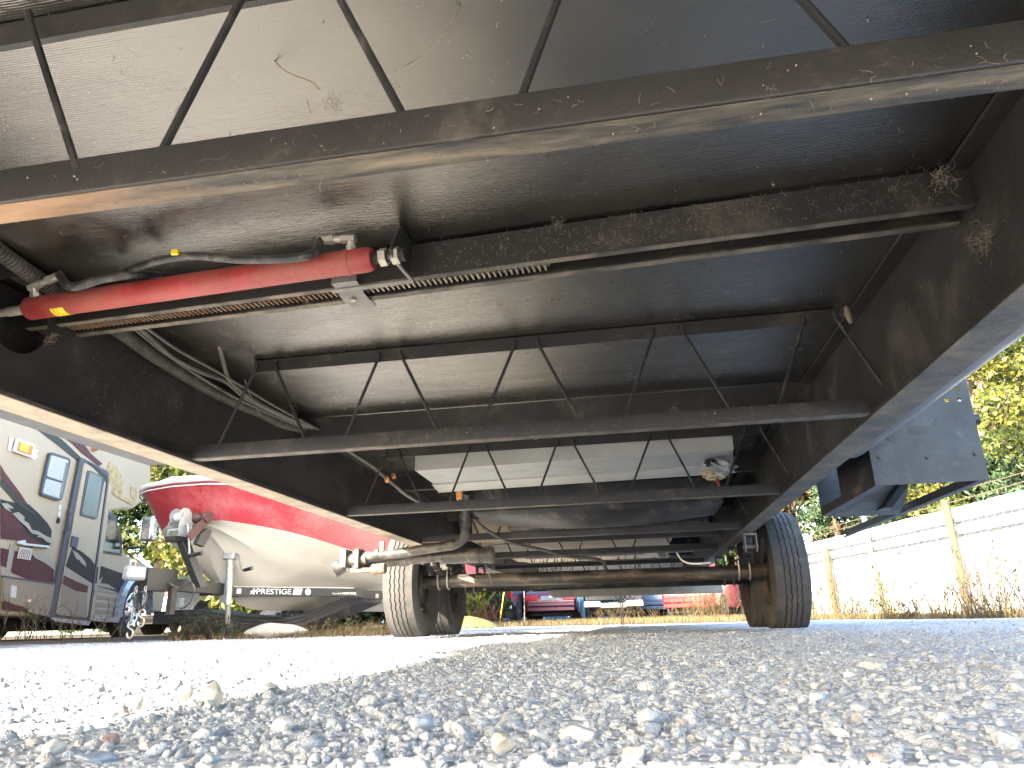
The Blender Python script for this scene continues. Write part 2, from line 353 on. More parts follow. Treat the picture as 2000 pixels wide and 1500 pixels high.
ng.interface.new_socket('Geometry', in_out='INPUT', socket_type='NodeSocketGeometry'); ng.interface.new_socket('Geometry', in_out='OUTPUT', socket_type='NodeSocketGeometry')
gi, go = ng.nodes.new('NodeGroupInput'), ng.nodes.new('NodeGroupOutput')
g2i = ng.nodes.new('GeometryNodeGeometryToInstance')
for o in reversed(stone_src):
    oi = ng.nodes.new('GeometryNodeObjectInfo'); oi.inputs['Object'].default_value = o; oi.inputs['As Instance'].default_value = True
    ng.links.new(oi.outputs['Geometry'], g2i.inputs[0])
m2p = ng.nodes.new('GeometryNodeMeshToPoints'); ng.links.new(gi.outputs[0], m2p.inputs[0])
iop = ng.nodes.new('GeometryNodeInstanceOnPoints'); iop.inputs['Pick Instance'].default_value = True
def nattr(nm, ty):
    a = ng.nodes.new('GeometryNodeInputNamedAttribute'); a.data_type = ty; a.inputs['Name'].default_value = nm
    return [o for o in a.outputs if o.enabled][0] if ty != 'X' else None
ng.links.new(m2p.outputs[0], iop.inputs['Points']); ng.links.new(g2i.outputs[0], iop.inputs['Instance'])
ng.links.new(nattr('size', 'FLOAT'), iop.inputs['Scale']); ng.links.new(nattr('spin', 'FLOAT_VECTOR'), iop.inputs['Rotation']); ng.links.new(nattr('pick', 'INT'), iop.inputs['Instance Index'])
ng.links.new(iop.outputs[0], go.inputs[0])
md = gr.modifiers.new('scatter', 'NODES'); md.node_group = ng
def near_film():
    m, nt, b, co = new_mat('sandy_rust_film')
    sp = _n(nt, 'ShaderNodeSeparateXYZ'); nt.links.new(co, sp.inputs[0])
    n1 = noise(nt, scaled(nt, co, (1, 3, 1)), 6, 6, .65)
    fx = math_(nt, 'ADD', math_(nt, 'MULTIPLY', sp.outputs[0], -1.0), math_(nt, 'MULTIPLY', n1, .35))        # object space: trailer centre is x = 0
    rust = ramp(nt, math_(nt, 'SUBTRACT', fx, .32), [(.0, (0, 0, 0)), (.22, (1, 1, 1))])
    sand = ramp(nt, noise(nt, scaled(nt, co, (.6, 4, 1)), 9, 7, .7), [(.38, (.035, .034, .034)), (.52, (.11, .092, .066)), (.70, (.25, .20, .135))])
    c = mix(nt, rust, sand, ramp(nt, noise(nt, scaled(nt, co, (.5, 2, 1)), 14, 6, .65), [(.3, (.20, .10, .045)), (.6, (.33, .19, .10)), (.8, (.36, .26, .17))]))
    nt.links.new(c, b.inputs['Base Color']); b.inputs['Roughness'].default_value = .72; bump(nt, b, n1, .4, .004); return m
MAT['near_film'] = near_film()
MAT['rail_dust'] = M('sandy_flange_dust', (.20, .165, .12), .75, 0, .3, 7, dust=.95, dscale=12, dustcol=(.44, .35, .24), bmp=.5, bscale=60)
MAT['cross_steel'] = M('crossmember_steel', (.04, .036, .031), .5, 0, .3, 7, dust=.55, dscale=8, dustcol=(.34, .27, .18), bmp=.25, bscale=90)
MAT['hose_dusty'] = M('dusty_cable', (.06, .055, .045), .5, 0, .3, 20, dust=.5, dscale=26, dustcol=(.17, .14, .10))
MAT['duct_lip'] = M('pale_duct_lip', (.44, .43, .39), .45, .1, .06, 6, dust=.2, dscale=8)
MAT['valve_dusty'] = M('dusty_grey_valve', (.07, .065, .058), .6, 0, .3, 14, dust=.55, dscale=22, dustcol=(.22, .19, .14))
MAT['rust_tan'] = M('rusty_tan_metal', (.12, .08, .05), .7, 0, .3, 20, rust=.4, dust=.4, dscale=18, dustcol=(.22, .18, .13))
MAT['axle'] = M('black_axle_tube', (.03, .027, .024), .42, .0, .3, 7, dust=.42, dscale=14, dustcol=(.26, .21, .15), stretch=(.4, 1, 1), bmp=.2)
MAT['step_paint'] = M('black_step_paint', (.030, .033, .038), .6, 0, .25, 9, dust=.22, dscale=14, dustcol=(.16, .165, .17), bmp=.25, bscale=70)
MAT['steel_grey'] = M('scuffed_dark_steel', (.1, .095, .088), .5, .1, .3, 9, dust=.4)
MAT['bumper_grey'] = M('dull_grey_bumper', (.16, .15, .13), .55, .1, .2, 5, dust=.4, dscale=6, dustcol=(.3, .26, .2))
MAT['clip_steel'] = M('worn_grey_steel', (.17, .155, .14), .5, .2, .25, 25, dust=.3, dscale=20)
MAT['rail_dust2'] = M('grey_lip_dust', (.07, .06, .048), .7, 0, .4, 14, dust=.6, dscale=14, dustcol=(.28, .225, .155), bmp=.5, bscale=70)
# ------------------------------------------------------------------ the travel trailer overhead
TR = thing('travel_trailer', 'big travel trailer seen from underneath, black steel frame and woven underbelly on four wheels', 'trailer', (-.333, 5.4, 0))
LX, RX, ZB, ZT = -1.352, .688, .57, .883            # rail centres, underside and top of the frame
Y0, Y1 = -.74, 10.6
def rail(cx, s, hole):                                # s: towards the middle of the trailer
    m = MB(); h = .043
    m.box((cx - h, Y0, ZB), (cx + h, Y1, ZB + .008)); m.box((cx - h, Y0, ZT - .008), (cx + h, Y1, ZT))
    z0, z1 = ZB + .008, ZT - .008
    if not hole: m.box((cx - .003, Y0, z0), (cx + .003, Y1, z1))
    else:
        a, b = 1.18, 1.44; cy, cz, r, n = 1.31, .775, .088, 40
        m.box((cx - .003, Y0, z0), (cx + .003, a, z1)); m.box((cx - .003, b, z0), (cx + .003, Y1, z1))
        vs, fs = [], []
        for k in range(n):
            t = 2 * math.pi * k / n; dy, dz = math.cos(t), math.sin(t)
            e = min((b - cy if dy > 0 else cy - a) / max(abs(dy), 1e-6), (z1 - cz if dz > 0 else cz - z0) / max(abs(dz), 1e-6))
            for xx in (cx - .003, cx + .003): vs += [(xx, cy + dy * r, cz + dz * r), (xx, cy + dy * e, cz + dz * e)]
        for k in range(n):
            i, j = 4 * k, 4 * ((k + 1) % n)
            fs += [(i, i + 1, j + 1, j), (i + 2, j + 2, j + 3, i + 3), (i, j, j + 2, i + 2)]
        m.add(vs, fs)
        t_ = [(cx + .006, cy + math.cos(u) * (r + .002), cz + math.sin(u) * (r + .002)) for u in np.linspace(-.4, math.pi * 1.25, 30)]
    o = m.build('frame_rail', 'steel', TR, smooth=0)
    f = MB()   # the dusty face under the bottom flange
    f.box((cx - h + .0005, Y0 + .01, ZB - .0025), (cx + h - .0005, Y1 - .01, ZB - .0002))
    f.build('flange_face', 'rail_dust' if s > 0 else 'steel_dusty', o, smooth=0)
    return o
rail(LX, 1, True); rail(RX, -1, False)
m = MB(); m.box((-1.55, Y0, ZT + .002), (.885, 5.6, ZT + .006)); m.build('underbelly', 'weave', TR, smooth=0)
m = MB(); m.box((-1.55, 5.6, ZT + .002), (.885, Y1, ZT + .006)); m.build('underbelly', 'weave', TR, smooth=0)
# body shell above (seen only as an edge, casts the shade)
def shell():
    H = 3.0
    for nm, a, b in (('side_wall', (-1.57, Y0, .70), (-1.553, Y1, H)), ('side_wall', (.888, Y0, .70), (.905, Y1, H)), ('front_wall', (-1.57, Y0 - .02, .60), (.905, Y0 - .002, 1.7)), ('rear_wall', (-1.57, Y1 + .002, .66), (.905, Y1 + .02, H)),
                     ('roof', (-1.57, Y0 - 2.6, H + .002), (.905, Y1 + .02, H + .05)), ('gooseneck_floor', (-1.57, Y0 - 2.6, 1.702), (.905, Y0 - .022, 1.75)), ('gooseneck_nose', (-1.57, Y0 - 2.62, 1.702), (.905, Y0 - 2.602, H)), ('gooseneck_side', (-1.57, Y0 - 2.6, 1.752), (-1.553, Y0 - .002, H)), ('gooseneck_side', (.888, Y0 - 2.6, 1.752), (.905, Y0 - .002, H))):
        mm = MB(); mm.box(a, b); mm.build(nm, 'body', TR, smooth=0)
shell()
m = MB(); m.box((-1.55, .85, .68), (-1.50, 2.1, .88)); m.build('hole_blocker', 'steel', TR, smooth=0)  # dark boxes added behind the rail hole to block the daylight
m = MB(); m.box((-1.55, .85, .60), (-1.44, 2.1, .88)); m.build('hole_blocker', 'steel', TR, smooth=0)
# rounded grey belly edge just outside the right rail
m = MB(); pr = [(.738, .583), (.775, .585), (.80, .595), (.822, .617), (.832, .66), (.832, .88), (.826, .88), (.826, .66), (.815, .622), (.796, .602), (.774, .591), (.738, .589)]
m.add([(p[0], Y0, p[1]) for p in pr] + [(p[0], 2.56, p[1]) for p in pr], [tuple(range(12)), tuple(range(12, 24))] + [(i, (i + 1) % 12, 12 + (i + 1) % 12, 12 + i) for i in range(12)])
m.build('belly_edge', 'belly_edge', TR)

# ---- truss crossmembers: bottom angle, top angle, zigzag rods
ANG = [(0, 0), (.040, 0), (.040, .004), (.006, .004), (.004, .006), (.004, .040), (0, .040), (-.001, .003)]
TOP = [(0, .0), (.004, .0), (.004, .036), (.040, .036), (.040, .040), (0, .040)]
first = None
def truss(y, dusty=False, rods=True, slope=-.012, shift=0., ty=.004):
    m = MB(); m.profile_x([(a_, (z_ + .009 if z_ > .03 else z_) if dusty else z_) for a_, z_ in ANG], LX + .0435, RX - .0435, y, ZB + (.0085 if not dusty else .003), slope)
    cm = m.build('crossmember', 'steel', TR, smooth=30, bevel=.0025 if dusty else 0)
    zb = ZB + (.0085 if not dusty else .003)
    m = MB(); m.profile_x([(.0035, -.0012), (.0396, -.0012), (.0396, -.0001), (.0035, -.0001)], LX + .0437, RX - .0437, y, zb, slope); m.build('dust_bounce_film', 'near_film' if dusty else 'rail_dust2', cm, smooth=0)  # dust plate, its paleness also imitates ground bounce on the underside
    m = MB(); m.profile_x(TOP, -1.13, .6, y + ty, ZT - .0405, slope); m.build('top_bar', 'steel', cm, smooth=0)
    if rods == 'near':
        for xa, xb in ((-.74, -.622), (-.425, -.522), (-.325, -.208), (.0, -.092), (.15, .272)):
            mm = MB(); mm.tube([(xa - (xb - xa) * .06, y + .010, .872), (xa, y + .008, .855), (xb, y + .012, .600), (xb, y + .012, .586)], .005, 8); mm.build('rod', 'rod', cm)
    elif rods:
        for k in range(-2, 3) if not shift else range(-2, 3):
            t, b = -.261 + .412 * k + shift, -.055 + .412 * k + shift
            segs = [((t + .036, .855), (b - .053, .592))] + ([((t + .412 - .036, .855), (b + .053, .592))] if k < 2 else [])
            if k == -2: segs.append(((t - .036, .855), (b - .412 + .053, .592)))
            for (xa, za), (xb, zb) in segs:
                if xa < -1.2 or xb < -1.25: continue
                j = random.uniform(-.012, .012)
                mm = MB(); mm.tube([(xa + j, y + slope * xa - .004, za + .015), (xa + j * .8, y + slope * xa - .003, za), (xb, y + slope * xb + .010, zb), (xb + (xb - xa) * .02, y + slope * xb + .010, zb - .012)], .005, 8); mm.build('rod', 'rod', cm)
    return cm
truss(.632, True, 'near', slope=-.014, ty=.018); truss(1.945); truss(3.195); truss(4.44); truss(5.70); truss(6.95); truss(8.2); truss(9.45)
# plain channels on the ceiling between the trusses
for y in (2.61, 3.2 + .62, 5.06, 6.3, 7.55, 8.8):
    m = MB(); m.profile_x([(0, 0), (.04, 0), (.04, .004), (.004, .004), (.004, .084), (0, .084)], -1.30, .684, y, ZT - .085, -.01)
    m.build('ceiling_channel', 'steel', TR, smooth=0)
# front-most channel high up by the camera (top-left corner of the view)
# ---- slide-out rail: tube with a slot and a toothed rack in it
SL = -.062
def yl(x): return 1.333 + SL * x
m = MB(); m.profile_x([(0, 0), (.016, 0), (.016, .005), (.005, .005), (.005, .079), (0, .079)], -1.52, .684, 1.333, .800, SL); m.profile_x([(0, 0), (.018, 0), (.018, .079), (.013, .079), (.013, .005), (0, .005)], -1.52, .684, 1.398, .800, SL)
srail = m.build('slide_rail', 'steel', TR, smooth=0)
m = MB(); m.profile_x([(0, 0), (.016, 0), (.016, .002), (0, .002)], -1.44, .68, 1.333, .7978, SL); m.profile_x([(0, 0), (.018, 0), (.018, .002), (0, .002)], -1.44, .68, 1.398, .7978, SL); m.build('lip_dust', 'rail_dust2', srail, smooth=0)
m = MB(); m.profile_x([(0, 0), (.034, 0), (.034, .05), (0, .05)], -1.52, .29, 1.356, .822, SL); m.build('inner_tube', 'steel', srail, smooth=0)
def rack(x0, x1, mat):
    m = MB(); m.profile_x([(0, .006), (.026, .006), (.026, .014), (0, .014)], x0, x1, 1.362, .806, SL)
    x = x0 + .004
    while x < x1 - .006:
        y = 1.362 + SL * x
        m.hexa([(x - .0012, y, .803), (x + .0028, y, .803), (x + .0038, y + .026, .803), (x - .0002, y + .026, .803)], [(x - .0025, y, .8122), (x + .0041, y, .8122), (x + .0051, y + .026, .8122), (x - .0015, y + .026, .8122)])
        x += .0125
    m.build('gear_rack', mat, srail, smooth=0)
rack(-1.46, -.62, 'rack'); rack(-.62, -.13, 'rack_clean')
# retainer clip straddling the slot
x0, x1 = -.612, -.552
m = MB()
for a, b, c, d in (((-.012), .792, .02, .796), (.02, .782, .058, .786), (.058, .792, .098, .796)): pass
pr = [(-.022, .812), (-.022, .797), (.018, .797), (.026, .790), (.066, .790), (.074, .794), (.108, .794), (.108, .797), (.072, .7975), (.065, .7925), (.027, .7925), (.02, .8), (-.019, .8), (-.019, .812)]
m.profile_x(pr, x0, x1, 1.333, 0, SL); m.build('retainer_clip', 'clip_steel', srail, smooth=0, bevel=.001)
m = MB(); m.disc((-.585, yl(-.585) + .045, .7885), .006, (0, 0, -.005), 8); m.build('clip_bolt', 'zinc', srail)
# ---- hydraulic cylinder
ca, cb_ = Vector((-1.318, 1.300, .785)), Vector((-.478, 1.248, .791)); ax = (cb_ - ca).normalized()
m = MB(); L = (cb_ - ca).length
m.tube([ca, ca + ax * .004, cb_ - ax * .03, cb_ - ax * .012, cb_], [.0235, .0262, .0262, .0262, .022], 28)
for t in (.06,): m.tube([cb_ - ax * t, cb_ - ax * (t - .012)], .0272, 28)
cyl = m.build('hydraulic_cylinder', 'red', TR)
m = MB(); m.tube([ca - ax * .10, ca - ax * .055], .0095, 16); m.tube([ca - ax * .056, ca + ax * .002], .0115, 18); m.build('piston_rod', 'zinc', cyl)
m = MB(); m.tube([cb_, cb_ + ax * .04], .0125, 16); m.build('threaded_stud', 'brake', cyl)
up = Vector((0, 0, 1)); side = ax.cross(up).normalized()
plx = cb_ + ax * .034
m = MB(); m.hexnut(cb_ + ax * .016, .019, ax * .015); m.hexnut(plx + ax * .008, .0185, ax * .016); m.build('jam_nut', 'zinc', cyl, smooth=20)
m = MB(); m.disc(plx + ax * .024, .0135, ax * .012, 14); m.build('stud_end', 'brake', cyl)
# bracket plate: gusset across the rod, bent foot along the rail lip
m = MB(); th = ax * .0065
q = [plx + side * a + up * b for a, b in ((.034, -.0), (.036, .075), (.020, .094), (-.028, .035), (-.038, -.018), (-.03, -.02))]
m.prism([(-.436, 1.285, .884), (-.436, 1.352, .884), (-.436, 1.352, .80), (-.436, 1.226, .783), (-.436, 1.222, .795), (-.436, 1.262, .86)], (.0065, .0004, 0))
brk = m.build('cylinder_bracket', 'steel', TR, smooth=0, bevel=.0012)
m = MB(); m.profile_x([(0, 0), (.017, 0), (.017, .0045), (0, .0045)], -.625, -.43, 1.335, .7945, SL); m.hexa([(-.437, 1.226, .779), (-.430, 1.226, .779), (-.4285, 1.362, .793), (-.4355, 1.362, .793)], [(-.437, 1.226, .7828), (-.430, 1.226, .7828), (-.4285, 1.362, .799), (-.4355, 1.362, .799)]); m.build('bent_foot', 'clip_steel', brk, smooth=0)
# fittings and hoses of the cylinder
def fitting(base, d1, d2):
    m = MB(); a = base; b = a + d1 * .022; c = b + d2 * .02
    m.tube([a - d1 * .006, a + d1 * .008], .0115, 6); m.tube([a, a + d1 * .018], .0085, 12); m.tube([b - d2 * .012, c], .0098, 6); m.tube([c, c + d2 * .016], .0078, 12); m.tube([c + d2 * .016, c + d2 * .03], .0108, 6); m.tube([c + d2 * .03, c + d2 * .052], .0095, 14)
    m.build('hose_fitting', 'zinc', cyl, smooth=25); return c + d2 * .05
lf = -ax
e1 = fitting(cb_ - ax * .045 + Vector((0, -.011, .022)), Vector((0, -.35, .93)).normalized(), (lf * .97 + up * .12).normalized())
e2 = fitting(ca + ax * .025 + Vector((0, -.012, .022)), Vector((0, -.4, .91)).normalized(), (ax * .93 + up * .28).normalized())
def hp(px, py, y): return Vector(at_y(px, py, y))
m = MB(); m.tube(spline([e1 + ax * .004, hp(600, 500, 1.2), hp(480, 507, 1.2), hp(380, 500, 1.2), hp(320, 507, 1.2), hp(270, 522, 1.23), hp(230, 540, 1.30)], 8), .0088, 12); m.build('hydraulic_hose', 'hose', cyl)
m = MB(); m.tube(spline([e2 - ax * .004, hp(140, 560, 1.22), hp(200, 545, 1.23), hp(260, 537, 1.25), hp(310, 540, 1.30)], 8), .0095, 12); hz = m.build('hydraulic_hose', 'hose', cyl)
m = MB(); c_ = hp(343, 494, 1.19); m.box(tuple(c_ - Vector((.008, .006, .006))), tuple(c_ + Vector((.008, .006, .006)))); m.build('hose_clip', 'yellow', cyl, bevel=.002)
# printed marking along the lower hose and caution label wrapped on the barrel
m = MB(); 
for i in range(24):
    a = -2.35 + 1.55 * i / 24; b = -2.35 + 1.55 * (i + 1) / 24
    for t0 in (.078,):
        p = [ca + ax * (t0 + dx) + (side * math.cos(t) + up * math.sin(t)) * .0267 for dx, t in ((0, a), (.034, a), (.034, b), (0, b))]
        m.add([tuple(q) for q in p], [(0, 1, 2, 3)])
lab = m.build('caution_label', 'yellow', cyl, smooth=180)
def wrap_text(body, size, axial, a0, dirsign):
    cu = bpy.data.curves.new('print', 'FONT'); cu.body = body; cu.size = size; cu.extrude = 0
    ob = bpy.data.objects.new('print', cu); C.objects.link(ob); dg = bpy.context.evaluated_depsgraph_get(); me = bpy.data.meshes.new_from_object(ob.evaluated_get(dg)); bpy.data.objects.remove(ob)
    off = TR.location; r = .02685
    for v in me.vertices:
        ang = a0 + dirsign * v.co.x / r; p = ca + ax * (axial - v.co.y * dirsign * -1) + (side * math.cos(ang) + up * math.sin(ang)) * r
        v.co = p - off
    me.materials.append(MAT['ink']); o = bpy.data.objects.new('lettering', me); C.objects.link(o); o.parent = lab; return o
for bd, sz, axl in (('CAUTION', .0085, .082), ('DO NOT OPERATE', .0045, .0925), ('UNTIL FULL', .0045, .0985), ('OF FLUID', .0045, .1045)): wrap_text(bd, sz, axl, -2.25, 1)
# ---- corrugated loom and cables along the left rail
loom = [at_x(0, 492, -1.30), at_x(45, 525, -1.30), at_x(90, 556, -1.30), at_x(150, 598, -1.305), at_x(240, 652, -1.31), at_x(300, 695, -1.318), at_x(380, 745, -1.322), at_x(440, 777, -1.322), at_x(510, 808, -1.318), at_x(560, 830, -1.30), at_x(625, 843, -1.24)]
P = spline([tuple(at_x(-120, 400, -1.30))] + [tuple(p) for p in loom], 10)
Ls = [0]
for a, b in zip(P, P[1:]): Ls.append(Ls[-1] + (b - a).length)
s_, Q, rr_ = 0., [], []
k = 0
while s_ < Ls[-1]:
    while k < len(Ls) - 2 and Ls[k + 1] < s_: k += 1
    t = (s_ - Ls[k]) / max(1e-6, Ls[k + 1] - Ls[k]); Q.append(P[k].lerp(P[k + 1], t)); rr_.append(.019 if len(Q) % 4 in (0, 1) else .0135); s_ += .0024
m = MB(); m.tube(Q, rr_, 12); m.build('corrugated_loom', 'hose_dusty', TR)
def cable(pts, r, mat='hose_dusty', name='cable', n=8):
    m = MB(); m.tube(spline([tuple(p) for p in pts], 8), r, n); return m.build(name, mat, TR)
X = lambda px, py, x: at_x(px, py, x)
cable([X(272, 640, -1.24), X(300, 665, -1.25), X(340, 700, -1.255), X(400, 730, -1.26), X(440, 745, -1.26), X(480, 778, -1.26), X(540, 808, -1.25), X(590, 830, -1.24), X(640, 850, -1.22)], .0062)
cable([X(408, 618, -1.14), X(420, 650, -1.16), X(432, 690, -1.19), X(442, 730, -1.22), X(455, 750, -1.24), X(500, 785, -1.245), X(570, 818, -1.23), X(620, 838, -1.21)], .0068)
cable([X(260, 640, -1.27), X(330, 695, -1.27), X(430, 760, -1.275), X(520, 805, -1.27), X(610, 842, -1.25)], .005)
cable([X(285, 640, -1.2), X(350, 685, -1.21), X(440, 735, -1.22), X(540, 795, -1.225), X(630, 843, -1.2)], .004)
cable([X(478, 742, -1.2), X(490, 775, -1.22), X(508, 812, -1.27)], .0025)
for i, (dx, rr0) in enumerate(((0, .011), (.02, .007), (.034, .006), (-.015, .009))):
    cable([X(650, 862, -1.24 + dx), X(690, 886, -1.23 + dx), X(730, 912, -1.2 + dx), X(765, 942, -1.17 + dx), X(800, 970, -1.13 + dx), X(845, 990 + i * 2, -1.08 + dx)], rr0)
for px, py in ((757, 940), (770, 933)):
    m = MB(); c_ = Vector(X(px, py, -1.14)); m.disc(c_, .011, (.0, -.02, .012), 8); m.build('orange_marker_cap', 'foam', TR)
# ---- white duct box, torn end, tanks, boards
zd = .79
m = MB()
m.hexa([(-1.01, 3.30, zd), (.478, 3.24, zd), (.52, 3.57, zd), (-1.015, 3.65, zd)], [(-1.01, 3.30, .88), (.478, 3.24, .88), (.52, 3.57, .88), (-1.015, 3.65, .88)])
dct = m.build('furnace_duct', 'duct', TR, smooth=0, bevel=.006)
m = MB(); m.hexa([(-1.02, 3.655, zd - .006), (.522, 3.575, zd - .006), (.532, 3.75, zd - .012), (-1.035, 3.85, zd - .012)], [(-1.02, 3.655, zd + .002), (.522, 3.575, zd + .002), (.532, 3.75, zd - .004), (-1.035, 3.85, zd - .004)]); m.build('duct_flange', 'duct_lip', dct, smooth=0)
m = MB(); m.hexa([(-1.0, 3.284, zd - .004), (.478, 3.226, zd - .004), (.478, 3.236, zd - .004), (-1.0, 3.296, zd - .004)], [(-1.0, 3.284, .872), (.478, 3.226, .872), (.478, 3.236, .872), (-1.0, 3.296, .872)]); m.build('duct_flange', 'duct_lip', dct, smooth=0)
def crumple(name, c, size, mat, seed, n=3, parent=TR, squash=(1, 1, 1)):
    bm = bmesh.new(); bmesh.ops.create_icosphere(bm, subdivisions=n, radius=1); rr = random.Random(seed)
    ph = [rr.uniform(0, 6) for _ in range(6)]
    for v in bm.verts:
        p = v.co.copy(); k = 1 + .28 * math.sin(p.x * 4 + ph[0]) * math.sin(p.y * 5 + ph[1]) + .18 * math.sin(p.z * 9 + ph[2] + p.x * 6) + rr.uniform(-.09, .09)
        v.co = Vector((p.x * k * size * squash[0], p.y * k * size * squash[1], p.z * k * size * squash[2]))
    m = MB(); bm.verts.ensure_lookup_table(); m.add([tuple(v.co + Vector(c)) for v in bm.verts], [tuple(v.index for v in f.verts) for f in bm.faces]); bm.free()
    return m.build(name, mat, parent, smooth=25)
crumple('torn_tape', at_y(1405, 912, 3.40), .05, 'tape', 3, squash=(1.3, .8, .8), parent=dct)
crumple('torn_insulation', at_y(1398, 926, 3.42), .045, 'tan_foam', 5, squash=(1.3, .7, .55), parent=dct)
crumple('spray_foam', at_y(1402, 874, 3.27), .022, 'foam', 6, squash=(2.3, .8, .6), parent=dct)
crumple('dark_tear', at_y(1390, 904, 3.38), .024, 'black', 8, squash=(1.3, .6, .8), parent=dct)
m = MB(); a_, b_ = Vector(at_y(1399, 935, 3.42)), Vector(at_y(1405, 956, 3.40)); m.tube([a_, (a_ + b_) / 2 + Vector((.004, 0, 0)), b_], .0075, 8); m.build('red_wire', 'red', dct)
crumple('spray_foam', at_y(897, 966, 3.85), .022, 'foam', 11, squash=(.8, .6, 1.2))
def tank(x0, x1, ya, yb, zbot, ztop, sag, name='holding_tank'):
    nxx, nyy = 24, 12; m = MB(); vs = []
    for j in range(nyy + 1):
        for i in range(nxx + 1):
            u, v = i / nxx, j / nyy
            d = (math.sin(math.pi * u) ** .7) * (math.sin(math.pi * v) ** .5)
            vs.append((x0 + (x1 - x0) * u, ya + (yb - ya) * v, zbot - sag * d))
    for j in range(nyy + 1):
        for i in range(nxx + 1): vs.append((x0 + (x1 - x0) * i / nxx, ya + (yb - ya) * j / nyy, ztop))
    W = nxx + 1; K = W * (nyy + 1)
    fs = [(j * W + i, j * W + i + 1, (j + 1) * W + i + 1, (j + 1) * W + i) for j in range(nyy) for i in range(nxx)]
    fs += [(j * W + i, j * W + i + 1, K + j * W + i + 1, K + j * W + i) for j in (0, nyy) for i in range(nxx)] + [(j * W + i, (j + 1) * W + i, K + (j + 1) * W + i, K + j * W + i) for i in (0, nxx) for j in range(nyy)]
    m.add(vs, fs); return m.build(name, 'plastic', TR, smooth=50, bevel=.015)
tank(-.86, .50, 3.93, 4.40, .655, .80, .065)
t2 = tank(-.80, .5, 4.72, 5.45, .665, .86, .03)
m = MB(); m.box((-.86, 4.95, .60), (.58, 5.0, .628)); m.build('tank_strap', 'steel', TR, smooth=0)
m = MB(); m.box((-1.25, 5.66, .70), (.33, 6.7, .88)); cb1 = m.build('cream_board', 'cream', TR, smooth=0, bevel=.01)
text_part('9em', .07, 'ink', cb1, Vector((.12, 5.655, .845)) - TR.location, (R(90), R(55), 0), font_extrude=.0004)
m = MB(); m.box((-1.25, 7.0, .72), (.35, 8.0, .88)); m.build('cream_board', 'cream', TR, smooth=0, bevel=.01)
m = MB(); m.box((-1.22, 8.3, .74), (.4, 9.3, .88)); m.build('cream_board', 'cream', TR, smooth=0, bevel=.01)
m = MB(); m.box((-.9, 6.2, .60), (.1, 6.27, .64)); m.box((.3, 6.2, .61), (.5, 6.27, .64)); m.build('white_beam', 'duct', TR, smooth=0)
for xx in (-.45, .22):
    m = MB(); m.hexa([(xx, 6.12, .565), (xx + .05, 6.14, .565), (xx + .05, 6.2, .60), (xx, 6.18, .60)], [(xx - .04, 6.12, .63), (xx + .05, 6.14, .63), (xx + .05, 6.2, .64), (xx - .04, 6.18, .64)])
    m.build('beam_tab', 'duct', TR, smooth=0)
for y, z in ((5.9, .585), (6.6, .59)):
    m = MB(); m.tube([(-1.28, y, z), (.6, y, z + .004)], .006, 6); m.build('conduit', 'clip_steel', TR)
# dangling wires under the far board
m = MB()
for i in range(34):
    x = -1 + 1.25 * random.random(); y = 7.4 + random.random() * 1.2; z = .60; m.tube([(x, y, z + .12), (x + random.uniform(-.02, .02), y, z + .05), (x + random.uniform(-.03, .03), y, z + random.uniform(-.01, .04))], .004, 4)
o = m.build('wire_ends', 'black', TR); o['kind'] = 'stuff'
cable([at_y(925, 1012, 4.3), at_y(950, 1035, 4.4), at_y(1000, 1060, 4.5), at_y(1060, 1074, 4.6), at_y(1110, 1087, 4.7), at_y(1170, 1093, 4.8), at_y(1185, 1112, 4.95)], .0105)
cable([at_y(1322, 1080, 5.0), at_y(1332, 1094, 4.95), at_y(1352, 1101, 4.9), at_y(1388, 1099, 4.86)], .006, 'white_print')
cable([at_y(938, 1070, 4.3), at_y(948, 1100, 4.35), at_y(960, 1140, 4.4)], .0035)
cable([at_y(938, 1072, 4.3), at_y(965, 1064, 4.35), at_y(1010, 1062, 4.4)], .003)
# ---- waste pipes and valve
def pth(L, y): return [tuple(at_y(a, b, y)) for a, b in L]
m = MB(); m.tube(spline([tuple(at_y(912, 965, 3.95)), tuple(at_y(910, 1000, 3.98))] + pth([(909, 1030), (907, 1048), (898, 1058), (880, 1065), (833, 1072), (783, 1080), (733, 1085), (705, 1089)], 4.0), 8), .0275, 16); wp = m.build('waste_pipe', 'abs', TR)
def collar(path, r, mat='abs', par=None):
    m = MB(); m.tube(path, r, 16); m.build('pipe_collar', mat, par)
collar(pth([(909, 1003), (909, 1014)], 3.995), .034, par=wp); collar(pth([(909, 1018), (908.5, 1029)], 4.0), .034, par=wp); collar(pth([(887, 1062), (878, 1065)], 4.0), .032, par=wp); collar(pth([(741, 1083), (732, 1084)], 4.0), .032, par=wp)
collar([tuple(at_y(905, 972, 4.0)), tuple(at_y(912, 980, 3.99))], .05, par=wp)
m = MB(); m.tube(spline(pth([(712, 1108), (745, 1100), (800, 1093), (866, 1087)], 4.1), 8), .029, 16); lp = m.build('waste_pipe', 'abs', TR)
collar(pth([(797, 1093.5), (780, 1096)], 4.1), .033, par=lp)
m = MB(); m.tube(pth([(860, 1087), (965, 1084)], 4.12), .043, 20); hc = m.build('hose_carrier', 'abs', TR); collar(pth([(955, 1084), (962, 1084)], 4.12), .049, par=hc); collar(pth([(936, 1085), (940, 1085)], 4.12), .046, 'brake', par=hc)
v0 = Vector(at_y(688, 1093, 4.0))
m = MB(); m.box(tuple(v0 + Vector((-.055, -.05, -.045))), tuple(v0 + Vector((-.02, .05, .055)))); m.box(tuple(v0 + Vector((.03, -.05, -.05))), tuple(v0 + Vector((.055, .05, .055)))); m.tube([tuple(v0 + Vector((-.03, 0, 0))), tuple(v0 + Vector((.09, 0, .003)))], .033, 18)
